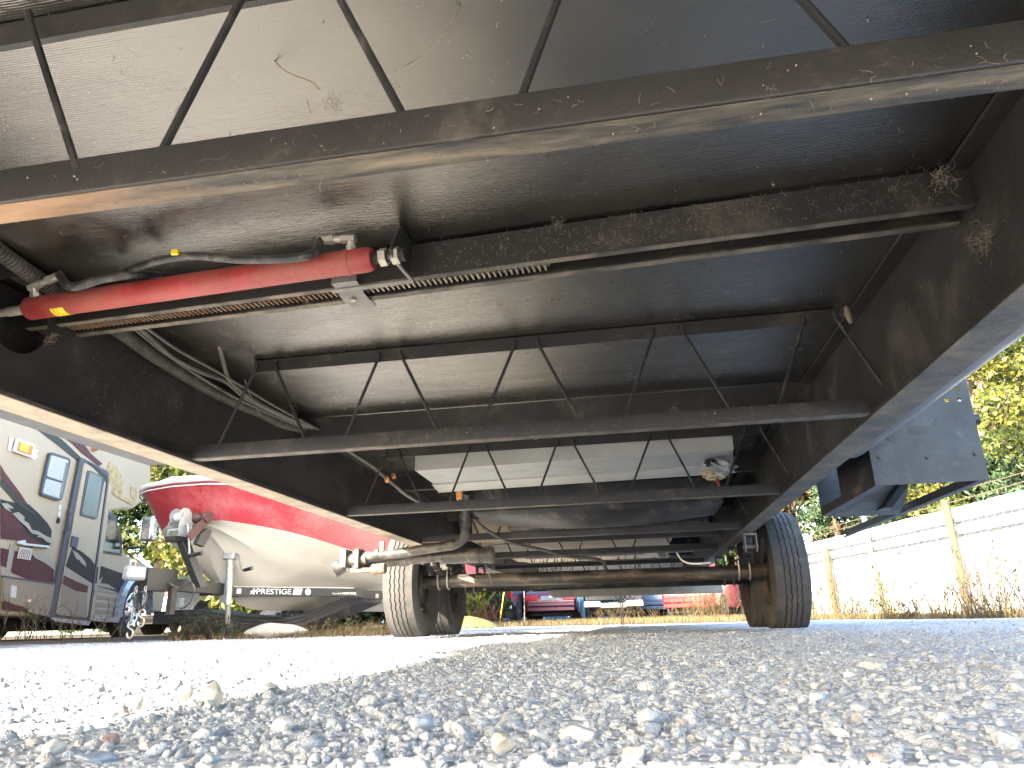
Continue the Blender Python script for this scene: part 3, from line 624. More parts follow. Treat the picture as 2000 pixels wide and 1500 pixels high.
vb = m.build('gate_valve', 'valve_dusty', TR, bevel=.003)
m = MB(); m.tube([tuple(v0 + Vector((-.05, 0, -.03))), tuple(v0 + Vector((-.1, -.02, -.06)))], [.04, .043], 16); m.build('pipe_cap', 'abs', vb)
m = MB(); m.box(tuple(v0 + Vector((.0, -.03, -.075))), tuple(v0 + Vector((.16, .03, -.05)))); m.tube([tuple(v0 + Vector((.12, 0, -.06))), tuple(v0 + Vector((.20, 0, -.055)))], .03, 14); m.build('valve_body', 'rust_tan', vb, bevel=.004)
m = MB(); hb = Vector(at_y(746, 1068, 4.0)); m.box(tuple(hb + Vector((-.012, -.01, -.03))), tuple(hb + Vector((.012, .01, .03)))); m.box(tuple(hb + Vector((-.02, -.01, -.035))), tuple(hb + Vector((.03, .01, -.02)))); m.build('hanger_strap', 'rust_tan', wp)
# ---- axles, springs, wheels
AX, HUB_L, HUB_R = (5.08, 5.94), -1.545, .95
for y in AX:
    m = MB(); m.tube([(HUB_L + .05, y, .37), (-1.25, y, .372), (.6, y, .366), (HUB_R - .05, y, .37)], .0445, 24); axo = m.build('axle', 'axle', TR)
    for cx in (LX + .03, RX + .03):
        for dx in (-.034, .034):
            pts = [(cx + dx, y + .053, .47)] + [(cx + dx, y + .053 * math.cos(t), .37 + .053 * math.sin(t)) for t in np.linspace(0, -math.pi, 14)] + [(cx + dx, y - .053, .47)]
            mm = MB(); mm.tube(pts, .0062, 8); mm.tube([(cx + dx, y - .053, .452), (cx + dx, y - .053, .464)], .011, 6); mm.build('u_bolt', 'zinc', axo, smooth=30)
        mm = MB(); mm.box((cx - .05, y - .065, .438), (cx + .05, y + .065, .446)); mm.build('tie_plate', 'brake', axo, smooth=0)
for cx in (LX + .03, RX + .03):
    for y in AX:
        m = MB()
        for k in range(4):
            hl = .37 - k * .085
            for s0 in range(10):
                a, b = -hl + 2 * hl * s0 / 10, -hl + 2 * hl * (s0 + 1) / 10
                za, zb2 = (.425 + .075 * (q / .37) ** 2 - k * .007 for q in (a, b))
                m.hexa([(cx - .022, y + a, za), (cx + .022, y + a, za), (cx + .022, y + b, zb2), (cx - .022, y + b, zb2)], [(cx - .022, y + a, za + .0066), (cx + .022, y + a, za + .0066), (cx + .022, y + b, zb2 + .0066), (cx - .022, y + b, zb2 + .0066)])
        m.build('leaf_spring', 'brake', TR, smooth=0)
    for y in (4.66, 5.51, 6.36):
        m = MB()
        for sx_ in (-.036, .030): m.prism([(cx + sx_, y - .055, .568), (cx + sx_, y + .055, .568), (cx + sx_, y + .03, .46), (cx + sx_, y - .03, .46)], (.006, 0, 0))
        m.disc((cx - .045, y, .49), .012, (.09, 0, 0), 8); m.box((cx - .03, y - .05, .555), (cx + .03, y + .05, .567)); m.build('spring_hanger', 'clip_steel' if y < 5 else 'steel', TR, smooth=0)
def tyre_mesh(cx, y, z, Rr, W, sgn):
    # axial from inner(-) to outer; zigzag grooves in the tread
    NS = 160; m = MB(); h = W / 2
    side = [(-h * .62, Rr * .545), (-h * .74, Rr * .56), (-h * .9, Rr * .64), (-h * 1.0, Rr * .76), (-h * .98, Rr * .87), (-h * .90, Rr * .945), (-h * .84, Rr * .972)]
    gr_ = [-.047, -.0157, .0157, .047]; tread = []
    def rr(a): return Rr - .012 * (a / h) ** 2 - .004 * abs(a / h)
    tread.append((-h * .78, rr(h * .78) - .003, 0, 0))
    for g0 in gr_:
        gw = .0042
        tread += [(g0 - gw, rr(g0), 1, 0), (g0 - gw + .001, rr(g0) - .008, 1, 0), (g0 + gw - .001, rr(g0) - .008, 1, 0), (g0 + gw, rr(g0), 1, 0)]
    tread.append((h * .78, rr(h * .78) - .003, 0, 0))
    prof = [(a, r, 0, 0) for a, r in side] + tread + [(-a, r, 0, 0) for a, r in side[::-1]]
    vs = []; k = len(prof)
    for i, (a, r, zf, _) in enumerate(prof):
        for j in range(NS):
            t = 2 * math.pi * j / NS
            da = .0024 * (1 if j % 4 in (0, 1) else -1) * zf
            dr = 0
            if i in (6, k - 7): dr = -.006 if j % 2 else 0      # scalloped shoulder
            q = (r + dr)
            zz = q * math.sin(t)
            if zz < -Rr + .018: zz = -Rr + .018 + (zz + Rr - .018) * .12; 
            bul = 1 + .07 * max(0, -math.sin(t) - .85) / .15 * (1 if i < 7 or i >= k - 7 else .3)
            vs.append((cx + sgn * (a + da) * bul, y + q * math.cos(t), z + zz))
    fs = [(i * NS + j, i * NS + (j + 1) % NS, (i + 1) * NS + (j + 1) % NS, (i + 1) * NS + j) for i in range(k - 1) for j in range(NS)]
    m.add(vs, fs); return m
def make_wheel(cx, y, sgn, parent):       # sgn: +1 when the outside of the wheel looks to +X
    z = .37; Rr = .378
    m = MB(); W = .1
    pr = [(-.085, .212), (-.08, .205), (-.07, .196), (-.03, .186), (.03, .180), (.06, .196), (.085, .205), (.09, .212)]
    m.lathe([(sgn * a, r) for a, r in pr], (cx, y, z), 'X', 40)
    # disc with round hand holes: rings of quads
    n = 48
    def ringq(r0, r1, a0, a1, gaps=False):
        for j in range(n):
            if gaps and j % 6 in (2, 3): continue
            t0, t1 = 2 * math.pi * j / n, 2 * math.pi * (j + 1) / n
            m.add([(cx + sgn * a, y + r * math.cos(t), z + r * math.sin(t)) for r, a, t in ((r0, a0, t0), (r1, a1, t0), (r1, a1, t1), (r0, a0, t1))], [(0, 1, 2, 3)])
    ringq(.178, .160, .035, .045); ringq(.160, .128, .045, .048, True); ringq(.128, .112, .048, .038); ringq(.112, .085, .038, .028); ringq(.085, .042, .028, .03); ringq(.042, .0, .03, .04)
    w_ = m.build('wheel', 'rim', parent, smooth=30)
    tyre_mesh(cx, y, z, Rr, .232, sgn).build('tyre', 'rubber', w_, smooth=28)
    m = MB(); m.lathe([(sgn * a, r) for a, r in ((-.09, 0), (-.09, .045), (-.075, .05), (-.075, .105), (-.066, .13), (-.064, .135), (-.02, .135), (-.012, .125), (0.02, .12), (.026, .04), (.026, 0))], (cx, y, z), 'X', 36); m.build('brake_drum', 'brake', w_)
    m = MB()
    for rq in (.118, .095, .075): m.lathe([(sgn * -.077, rq - .006), (sgn * -.084, rq), (sgn * -.077, rq + .006)], (cx, y, z), 'X', 32)
    m.build('backing_plate', 'brake', w_)
    return w_
for y in AX:
    make_wheel(HUB_L, y, -1, TR); make_wheel(HUB_R, y, 1, TR)
# ---- folded entry step hanging outside the right rail
SY, SYB, SX0, SX1, SZ = 2.645, 3.42, .85, 1.215, .50
m = MB()
nxp, nzp = 26, 30; x_of = lambda i, z: SX0 + (SX1 - SX0 + .02 * (z - SZ) * 0) * i / nxp
holes = {(23, 27), (23, 25), (21, 26), (23, 22), (20, 22)}
front = [SY + .0 * i for i in range(2)]
zt = .885
for i in range(nxp):
    for k in range(nzp):
        if (i, k) in holes: continue
        xa, xb = SX0 + (SX1 - SX0) * i / nxp, SX0 + (SX1 - SX0) * (i + 1) / nxp; za, zb2 = SZ + (zt - SZ) * k / nzp, SZ + (zt - SZ) * (k + 1) / nzp
        sh = lambda z: (z - SZ) * -.0
        m.add([(xa, SY, za), (xb, SY, za), (xb, SY, zb2), (xa, SY, zb2), (xa, SY + .004, za), (xb, SY + .004, za), (xb, SY + .004, zb2), (xa, SY + .004, zb2)], [(0, 1, 2, 3), (7, 6, 5, 4)] + ([(0, 4, 5, 1)] if k == 0 or (i, k - 1) in holes else []) + ([(3, 2, 6, 7)] if (i, k + 1) in holes or k == nzp - 1 else []) + ([(0, 3, 7, 4)] if i == 0 or (i - 1, k) in holes else []) + ([(1, 5, 6, 2)] if i == nxp - 1 or (i + 1, k) in holes else []))
stp = m.build('entry_step', 'step_paint', TR, smooth=0)
bm = bmesh.new(); bm.from_mesh(stp.data); bmesh.ops.remove_doubles(bm, verts=bm.verts, dist=.0002); bm.to_mesh(stp.data); bm.free()
m = MB()   # pressed bulge of the motor bracket
nb = 20
def bulge(cx, cz, rx_, rz, d, seed):
    vs = [(cx, SY - d, cz)]; rings = 5
    for q in range(1, rings + 1):
        f_ = q / rings
        for j in range(nb):
            t = 2 * math.pi * j / nb; vs.append((cx + rx_ * f_ * math.cos(t), SY - .001 - d * (1 - f_ * f_) ** .6, cz + rz * f_ * math.sin(t)))
    fs = [(0, 1 + j, 1 + (j + 1) % nb) for j in range(nb)] + [(1 + q * nb + j, 1 + q * nb + (j + 1) % nb, 1 + (q + 1) * nb + (j + 1) % nb, 1 + (q + 1) * nb + j) for q in range(rings - 1) for j in range(nb)]
    m.add(vs, fs)
bulge(1.02, .755, .065, .085, .006, 1); bulge(.945, .73, .055, .085, .005, 2)
m.build('pressed_bulge', 'step_paint', stp)
m = MB()
for px, py in ((1710, 866), (1719, 893), (1812, 893), (1905, 886)):
    c_ = Vector(at_y(px, py, SY - .002)); m.tube([c_, c_ + Vector((0, -.003, 0))], .0075, 6); m.tube([c_ + Vector((0, -.003, 0)), c_ + Vector((0, -.006, 0))], .004, 8)
m.build('rivet', 'black', stp)
m = MB(); m.box((SX0, SYB - .004, SZ), (SX1 - .02, SYB, .86)); m.build('rear_plate', 'step_paint', stp, smooth=0)
m = MB(); m.box((SX0, SY + .005, SZ), (SX0 + .035, SYB - .005, SZ + .004)); m.box((SX0, SY + .005, SZ + .0045), (SX0 + .004, SYB - .005, SZ + .035)); m.box((SX0 + .02, SY + .02, SZ + .03), (SX0 + .026, SY + .5, .87)); m.build('side_angle', 'steel', stp, smooth=0)
m = MB(); m.box((SX1 - .03, SY + .005, SZ), (SX1, SYB + 1.0, SZ + .004)); m.box((SX1 - .004, SY + .005, SZ + .0045), (SX1, SYB + 1.0, SZ + .04)); m.build('side_angle', 'steel', stp, smooth=0)
m = MB()   # curled step tread
P_ = [(.0, .0), (.06, .012), (.14, .04), (.22, .085), (.28, .135), (.32, .18)]
for (a, z1), (b, z2) in zip(P_, P_[1:]): m.hexa([(SX0 + .04, SYB - .04 - a, SZ - .012 + z1), (SX1 - .06, SYB - .04 - a * .8, SZ - .012 + z1), (SX1 - .06, SYB - .04 - b * .8, SZ - .012 + z2), (SX0 + .04, SYB - .04 - b, SZ - .012 + z2)], [(SX0 + .04, SYB - .04 - a, SZ - .006 + z1), (SX1 - .06, SYB - .04 - a * .8, SZ - .006 + z1), (SX1 - .06, SYB - .04 - b * .8, SZ - .006 + z2), (SX0 + .04, SYB - .04 - b, SZ - .006 + z2)])
m.build('step_tread', 'steel_grey', stp, smooth=60)
m = MB(); m.hexa([(SX1 - .16, SYB - .18, SZ - .0), (SX1 - .12, SYB - .18, SZ - .0), (SX1 - .10, SYB - .02, SZ + .0), (SX1 - .17, SYB - .02, SZ + .0)], [(SX1 - .10, SYB - .3, SZ + .1), (SX1 - .06, SYB - .3, SZ + .1), (SX1 - .05, SYB - .1, SZ + .12), (SX1 - .09, SYB - .1, SZ + .12)]); m.build('step_arm', 'black', stp, smooth=0, bevel=.006)
m = MB(); m.disc((SX1 + .002, SY + .03, .72), .02, (.02, 0, 0), 12); m.disc((SX1 + .002, SY + .03, .565), .012, (.014, 0, 0), 10); m.build('pivot_bolt', 'black', stp)
# rear bumper tube and stabiliser
m = MB(); pb = [at_y(1075, 1163, 10.75), at_y(1412, 1150, 10.75)]; zb0 = .40
m.box((-1.22, 10.66, .42), (1.2, 10.78, .56)); m.build('rear_bumper', 'bumper_grey', TR, smooth=0, bevel=.008)
m = MB(); xs = at_y(1214, 1180, 10.9)[0]; zg = float(ground_z(xs, 10.9))
m.box((xs - .02, 10.88, zg), (xs - .006, 10.9, .6)); m.box((xs + .006, 10.88, zg), (xs + .02, 10.9, .6)); m.box((xs - .08, 10.84, zg), (xs + .08, 10.94, zg + .012)); m.build('stabiliser_jack', 'clip_steel', TR, smooth=0)
m = MB()
for k in range(4):
    a = xs - .12 + k * .07; m.tube(spline([(a, 10.82, .52), (a + .03, 10.82, .42), (a + .09, 10.82, .38), (a + .13, 10.82, .48)], 6), .006, 5)
o = m.build('hanging_wires', 'black', TR); o['kind'] = 'stuff'
# ---- dirt, cobwebs, specks clinging to the underside (one mass)
def clings(n, seed):
    rr = random.Random(seed); m = MB()
    def surf():
        k = rr.random()
        if k < .36: x, y = rr.uniform(-1.3, .64), .2 + 4.6 * rr.random() ** 1.5; return Vector((x, y, ZT + .0015)), Vector((0, 0, -1))
        if k < .52: return Vector((RX - .0035, .5 + 4 * rr.random() ** 1.4, rr.uniform(ZB + .02, ZT - .02))), Vector((-1, 0, 0))
        if k < .68: return Vector((LX + .0035, 1.55 + 3.2 * rr.random() ** 1.3, rr.uniform(ZB + .02, ZT - .02))), Vector((1, 0, 0))
        if k < .70: x = rr.uniform(-1.25, .6); return Vector((x, .6315 - .014 * x, rr.uniform(ZB + .006, ZB + .04))), Vector((0, -1, 0))
        if k < .84: x = rr.uniform(-.4, .66); return Vector((x, yl(x) - .001, rr.uniform(.806, .878))), Vector((0, -1, 0))
        if k < .90: x = rr.uniform(-1.25, .6); y = rr.choice((1.945, 3.195)) ; return Vector((x, y - .012 * x - .001, ZB + .0085 + rr.uniform(.002, .038))), Vector((0, -1, 0))
        if k < .95: return Vector((rr.uniform(RX - .04, RX + .04), .9 + 3 * rr.random() ** 1.5, ZB - .003)), Vector((0, 0, -1))
        x = rr.uniform(-1.25, .6); return Vector((x, .655 - .014 * x, ZB + .0025)), Vector((0, 0, -1))
    for i in range(n):
        p, nn = surf(); u = nn.orthogonal().normalized(); v = nn.cross(u); a = rr.uniform(0, 6.28); du = u * math.cos(a) + v * math.sin(a); dv = nn.cross(du)
        if rr.random() < .76:      # thread
            L_ = rr.uniform(.004, .018) * (1 if rr.random() < .94 else 3.2); k = 6; pts = []; q = p.copy(); ang = 0
            for s0 in range(k):
                pts.append(q + nn * rr.uniform(.0003, .003)); ang += rr.uniform(-.7, .7); q = q + (du * math.cos(ang) + dv * math.sin(ang)) * L_ / k
            wd = rr.uniform(.00012, .0004)
            for a_, b_ in zip(pts, pts[1:]):
                t = (b_ - a_).cross(nn).normalized() * wd; m.add([tuple(a_ + t), tuple(a_ - t), tuple(b_ - t), tuple(b_ + t)], [(0, 1, 2, 3)])
        else:                      # flake
            s0 = rr.uniform(.0006, .0019) * (1 if rr.random() < .95 else 2.2); k = 5
            vs = [tuple(p + nn * rr.uniform(.0005, s0) + (du * math.cos(t) * s0 + dv * math.sin(t) * s0 * rr.uniform(.4, 1)) * rr.uniform(.6, 1.2)) for t in [2 * math.pi * j / k for j in range(k)]] + [tuple(p + nn * s0 * 1.6)]
            m.add(vs, [(j, (j + 1) % k, k) for j in range(k)], 1)
    return m
o = clings(4200, 4).build('cobweb_dirt', ['cobweb', 'speck'], TR, smooth=0, fix=False); o['kind'] = 'stuff'
# the larger tufts one can pick out
def tuft(c, size, seed, n=40, flat=None, mat='cobweb'):
    rr = random.Random(seed); m = MB(); c = Vector(c)
    for i in range(n):
        p = c + Vector((rr.gauss(0, .27), rr.gauss(0, .16), rr.gauss(0, .3))) * size; d = Vector((rr.gauss(0, 1), rr.gauss(0, 1), rr.gauss(0, 1))).normalized(); pts = [p]
        for k in range(4): d = (d + Vector((rr.gauss(0, .5), rr.gauss(0, .5), rr.gauss(0, .5)))).normalized(); pts.append(pts[-1] + d * size * .16)
        m.tube(pts, min(.0006, size * rr.uniform(.004, .014)), 4)
    return m.build('debris_tuft', mat, TR)
for i, (px, py, y, s0) in enumerate(((1840, 350, 1.25, .04), (1922, 455, 1.22, .03), (1912, 480, 1.24, .028), (1655, 615, 1.93, .028), (1085, 435, 1.29, .022), (1088, 735, 1.96, .022), (1135, 810, 1.95, .02), (650, 200, .8, .022), (110, 20, .68, .03), (15, 15, .68, .028), (100, 660, 1.4, .03), (1505, 180, .63, .012), (770, 165, .66, .012), (345, 215, .65, .01), (1318, 800, 2.4, .03), (600, 590, 1.37, .012), (170, 25, .68, .02))):
    tuft(at_y(px, py, y), s0, i)
m = MB(); c_ = Vector(at_y(1655, 612, 1.925)); m.tube([c_ + Vector((0, 0, .02)), c_ + Vector((0, 0, .0)), c_ + Vector((.004, 0, -.022)), c_ + Vector((.006, 0, -.03))], [.004, .009, .008, .003], 8); m.build('dead_leaf', 'cobweb', TR)
m = MB(); c_ = Vector(at_x(1762, 487, RX - .006)); m.tube([c_, c_ + Vector((-.012, 0, -.002))], [.011, .004], 10); m.build('white_blob', 'speck', TR)
m = MB(); m.tube(spline([at_y(525, 108, .8), at_y(560, 140, .8), at_y(605, 158, .8), at_y(625, 175, .8)], 6), .0011, 5); m.build('straw_thread', 'cobweb', TR)
m = MB(); m.tube(spline([at_y(905, 0, .75), at_y(870, 60, .76), at_y(820, 110, .77), at_y(770, 140, .78)], 6), .0010, 5); m.build('straw_thread', 'cobweb', TR)
# ------------------------------------------------------------------ motorhome on the left
MH_P = np.array([-6.5, 7.5]); MH_U = np.array([-.2, .98]); MH_U = MH_U / np.linalg.norm(MH_U)
RV = thing('motorhome', 'beige cab-over motorhome with black and maroon swoosh graphics and an entry door', 'motorhome', (MH_P[0], MH_P[1], 0), math.atan2(MH_U[1], MH_U[0]) - math.pi / 2)
def mh(px, py, out=0.):         # pixel -> (s, z) on the motorhome's side
    n = np.array([MH_U[1], -MH_U[0]]); r = ray(px, py); t = (n @ MH_P + out) / (n @ r[:2]); p = CAM + r * t
    return float((p[:2] - MH_P) @ MH_U), float(p[2])
MAT['rv_paint'] = M('champagne_paint', (.29, .24, .165), .4, 0, .04, 1.5, coat=.1); MAT['rv_dark'] = M('charcoal_graphic', (.010, .010, .010), .45, 0, .1, 6, spec=.25)
MAT['rv_green'] = M('dark_green_graphic', (.022, .026, .02), .45, 0, .1, 6, spec=.25); MAT['rv_maroon'] = M('maroon_graphic', (.05, .008, .010), .42, 0, .12, 6, spec=.3)
MAT['rv_tan'] = M('tan_graphic', (.22, .20, .16), .35, 0, .08, 5); MAT['rv_low'] = M('lower_skirt_beige', (.185, .15, .105), .4, 0, .06, 3)
MAT['glass_dark'] = M('dark_glass', (.012, .018, .016), .16, 0, .1, 4, spec=.35); MAT['blind'] = M('white_window_blind', (.30, .32, .32), .4, 0, .06, 3); MAT['frosted'] = M('grey_green_glass', (.10, .125, .12), .2, 0, .1, 3)
MAT['trim'] = M('dark_blue_grey_trim', (.035, .04, .055), .4, 0, .1, 8); MAT['amber'] = M('amber_lens', (.5, .15, .02), .25, 0, .05, 6); MAT['white_plastic'] = M('white_plastic', (.42, .42, .41), .4, 0, .05, 8)
MAT['peel'] = M('peeling_yellow_patch', (.28, .22, .11), .7, 0, .4, 12, bmp=.6, bscale=20); MAT['silver'] = M('silver_paint', (.25, .26, .28), .28, .4, .06, 3, coat=.4); MAT['hubcap'] = M('polished_wheel_cover', (.6, .6, .6), .25, .85, .1, 12); MAT['dark_under'] = M('dark_underbody', (.02, .019, .018), .8, 0, .3, 5)
Wd = 2.45
# house: side outline in (s, z), pushed inwards
house = [(-6.6, .33), (.80, .26), (.86, .30), (.885, 1.60), (1.55, 1.72), (1.80, 1.86), (1.96, 2.06), (1.98, 2.25), (1.86, 2.50), (1.66, 2.62), (1.40, 2.72), (.8, 2.76), (-6.6, 2.76)]
m = MB(); m.prism([(0, s, z) for s, z in house], (-Wd, 0, 0)); m.build('house_shell', 'rv_paint', RV, world=False, smooth=30, bevel=.03, seg=3)
def patch(name, px, mat, out=.003, par=RV, th=.003):
    P_ = [mh(a, b) for a, b in px]; m = MB(); m.prism([(out, s, z) for s, z in P_], (th, 0, 0)); return m.build(name, mat, par, world=False, smooth=0)
def ss(L, **k): return L
# graphics (flat vinyl on the wall)
patch('stripe', [(20, 806), (40, 806), (80, 832), (120, 858), (158, 894), (152, 902), (110, 868), (60, 830)], 'rv_green', .0032)
patch('stripe', [(110, 845), (128, 853), (139, 859), (150, 864), (156, 858), (165, 870), (176, 886), (199, 906), (192, 910), (175, 897), (158, 884), (140, 866)], 'rv_maroon', .0064)
patch('stripe', [(0, 908), (8, 922), (25, 945), (40, 965), (56, 990), (40, 980), (20, 958), (0, 930)], 'rv_maroon', .0036)
patch('stripe', [(0, 934), (18, 956), (48, 988), (70, 1006), (88, 1018), (60, 1003), (32, 985), (0, 948)], 'rv_green', .0068)
patch('stripe', [(0, 975), (28, 982), (55, 985), (75, 1003), (92, 1022), (100, 1036), (98, 1062), (90, 1072), (60, 1060), (30, 1045), (0, 1026)], 'rv_dark', .0040)
patch('stripe', [(0, 990), (20, 1000), (40, 1025), (55, 1050), (80, 1062), (60, 1070), (30, 1055), (0, 1052)], 'rv_maroon', .0072)
patch('splash', [(0, 983), (12, 983), (22, 990), (24, 994), (14, 992), (20, 1000), (8, 994)], 'rv_tan', .0104)
patch('splash', [(22, 1003), (34, 1000), (46, 1010), (44, 1016), (54, 1022), (60, 1035), (72, 1037), (84, 1045), (100, 1052), (101, 1062), (88, 1058), (80, 1050), (70, 1049), (74, 1045), (60, 1042), (48, 1028), (36, 1018)], 'rv_tan', .0105)
patch('stripe', [(0, 1070), (20, 1074), (56, 1082), (86, 1095), (104, 1110), (102, 1138), (60, 1133), (30, 1122), (0, 1105)], 'rv_maroon', .0044)
patch('stripe', [(58, 1078), (80, 1082), (96, 1094), (106, 1108), (107, 1116), (86, 1100), (66, 1090)], 'rv_tan', .0108)
patch('stripe', [(0, 1105), (18, 1112), (16, 1127), (0, 1124)], 'rv_tan', .0076)
patch('lower_skirt', [(0, 1128), (102, 1143), (98, 1175), (92, 1205), (60, 1199), (0, 1176)], 'rv_low', .012, th=.02)
patch('stripe', [(0, 1160), (30, 1178), (50, 1194), (20, 1192), (0, 1190)], 'rv_maroon', .0330)
patch('skirt_line', [(0, 1124), (102, 1139), (102, 1143), (0, 1128)], 'trim', .014, th=.02)
# compartments, vents, awning arm
patch('compartment_door', [(18, 1062), (28, 1064), (17, 1125), (8, 1122)], 'rv_tan', .0080, th=.004)
gv = patch('vent_grille', [(36, 1069), (59, 1073), (55, 1094), (31, 1090)], 'white_plastic', .012, th=.012)
for k in range(6):
    a = 36 + 3.6 * k; P_ = [(a, 1072 + .6 * k), (a + 1.6, 1072.3 + .6 * k), (a - 2.6, 1089 + .6 * k), (a - 4.2, 1088.6 + .6 * k)]; patch('slat', P_, 'rv_low', .0245, par=gv, th=.003)
patch('awning_arm', [(30, 1057), (42, 1055), (42, 1061), (88, 1066), (88, 1070), (40, 1065), (30, 1062)], 'white_plastic', .016, th=.03)
cd_ = patch('compartment_door', [(0, 1137), (46, 1143), (50, 1148), (50, 1188), (20, 1181), (0, 1172)], 'rv_low', .0335, th=.006)
patch('label_plate', [(14, 1143), (25, 1145), (23, 1168), (12, 1166)], 'white_plastic', .040, par=cd_); patch('latch', [(45, 1170), (52, 1170), (51, 1176), (44, 1176)], 'chrome', .040, par=cd_, th=.012)
def rrect(px4, r=.18, n=5):   # rounded quad from 4 corners
    P_ = [np.array(p, float) for p in px4]; out = []
    for i in range(4):
        a, b, c = P_[i - 1], P_[i], P_[(i + 1) % 4]; d1, d2 = (a - b), (c - b); k = r * min(np.linalg.norm(d1), np.linalg.norm(d2))
        p0, p2 = b + d1 / np.linalg.norm(d1) * k, b + d2 / np.linalg.norm(d2) * k
        for t in np.linspace(0, 1, n): out.append(tuple((1 - t) ** 2 * p0 + 2 * t * (1 - t) * b + t * t * p2))
    return out
def inset(px4, k):
    c = np.mean(np.array(px4, float), 0); return [tuple(c + (np.array(p) - c) * k) for p in px4]
# window with blind
wq = [(92, 882), (134, 896), (115, 980), (73, 967)]
wf = patch('window', rrect(wq), 'trim', .012, th=.02)
patch('pane', rrect([(94, 889), (128, 899), (120, 941), (85, 930)], .12), 'blind', .0325, par=wf); patch('pane', rrect([(84, 935), (119, 945), (111, 974), (77, 963)], .12), 'blind', .0325, par=wf)
patch('pane', [(123, 903), (128, 905), (114, 972), (109, 971)], 'frosted', .0360, par=wf, th=.001)
# square amber porch lamp with smeared sealant
pl = patch('porch_lamp', [(28, 856), (64, 869), (57, 895), (21, 882)], 'white_plastic', .012, th=.022); patch('lens', [(31, 863), (57, 872), (53, 889), (27, 880)], 'amber', .035, par=pl, th=.010); patch('lens', [(31, 865), (48, 871), (45, 884), (29, 879)], 'yellow', .046, par=pl, th=.004)
patch('sealant_smear', [(18, 852), (26, 856), (20, 884), (14, 878), (16, 866)], 'white_plastic', .0042, th=.002); patch('sealant_smear', [(62, 874), (75, 880), (70, 886), (74, 892), (66, 899), (56, 892)], 'white_plastic', .0042, th=.002)
mm = MB(); s0, z0 = mh(182, 874); mm.lathe([(0, .045), (.02, .045), (.045, .04), (.07, .025), (.078, 0)], (.004, s0, z0), 'X', 16); am = mm.build('marker_lamp', 'amber', RV, world=False)
mm = MB(); mm.lathe([(0, .058), (.012, .058), (.014, .046)], (.002, s0, z0), 'X', 16); mm.build('lamp_base', 'silver', am, world=False)
# entry door: frame, leaf, window, handle, grab rail
dq = [(151, 892), (208, 922), (170, 1215), (90, 1206)]
df = patch('door_frame', rrect(dq, .12), 'trim', .012, th=.025)
dl = patch('door', rrect([(157, 903), (201, 930), (163, 1207), (102, 1201)], .10), 'rv_paint', .0375, th=.012)
patch('pane', rrect([(165, 921), (190, 934), (178, 1012), (149, 1004)], .15), 'frosted', .0605, par=dl); 
f_ = patch('window_frame', rrect([(162, 917), (196, 933), (180, 1016), (146, 1007)], .18), 'trim', .0500, par=dl, th=.009)
patch('stripe', [(163, 903), (172, 905), (203, 932), (200, 944), (182, 922)], 'rv_green', .0500, par=dl, th=.002)
patch('stripe', [(133, 1068), (152, 1078), (169, 1092), (178, 1104), (172, 1140), (150, 1126), (119, 1106)], 'rv_dark', .0500, par=dl, th=.002)
patch('splash', [(132, 1074), (142, 1080), (150, 1088), (158, 1098), (160, 1108), (150, 1100), (146, 1094), (140, 1092)], 'rv_tan', .0525, par=dl, th=.002)
patch('stripe', [(116, 1124), (140, 1136), (164, 1146), (162, 1158), (138, 1154), (112, 1140)], 'rv_maroon', .0500, par=dl, th=.002)
patch('stripe', [(118, 1112), (150, 1128), (168, 1138), (167, 1146), (140, 1136), (116, 1124)], 'rv_tan', .0528, par=dl, th=.002)
patch('stripe', [(112, 1140), (138, 1154), (162, 1160), (161, 1206), (104, 1199)], 'rv_low', .0500, par=dl, th=.002)
hd = patch('door_handle', [(131, 1047), (143, 1050), (139, 1070), (127, 1067)], 'trim', .0500, par=dl, th=.02)
mm = MB(); a, b = mh(128, 998), mh(120, 1040); mm.tube([(.02, *a), (.07, a[0], a[1] - .02), (.07, b[0], b[1] + .03), (.02, *b)], .012, 8); mm.build('grab_rail', 'trim', RV, world=False)
for px, py, mt in ((116, 991, 'white_plastic'), (115, 1004, 'white_plastic'), (113, 1017, 'rv_dark')):
    mm = MB(); s0, z0 = mh(px, py); mm.lathe([(0, .0), (0, .035), (.003, .035), (.003, 0)], (.004, s0, z0), 'X', 14); mm.build('sticker', mt, RV, world=False)
patch('corner_post', [(207, 940), (214, 950), (176, 1212), (170, 1212)], 'rv_paint', .004, th=.03)
patch('corner_trim', [(203, 934), (206, 936), (168, 1212), (165, 1212)], 'trim', .0375, th=.01)
patch('door_step', [(90, 1206), (170, 1214), (165, 1222), (100, 1214)], 'silver', -.2, th=.25)
patch('stripe', [(176, 1104), (187, 1108), (183, 1140), (172, 1138)], 'rv_dark', .0345, th=.002); patch('stripe', [(171, 1150), (180, 1152), (177, 1166), (169, 1164)], 'rv_maroon', .0345, th=.002)
# cab-over front: peeling patch and underside
patch('peeling_patch', [(213, 902), (222, 905), (230, 918), (236, 930), (240, 948), (237, 965), (226, 956), (214, 948), (208, 936), (209, 915)], 'peel', .0035); patch('peeling_patch', [(254, 950), (264, 952), (268, 962), (264, 978), (255, 970)], 'peel', .0035)
patch('peeling_patch', [(208, 944), (222, 954), (246, 972), (262, 984), (258, 988), (230, 972), (207, 956)], 'peel', .0065)
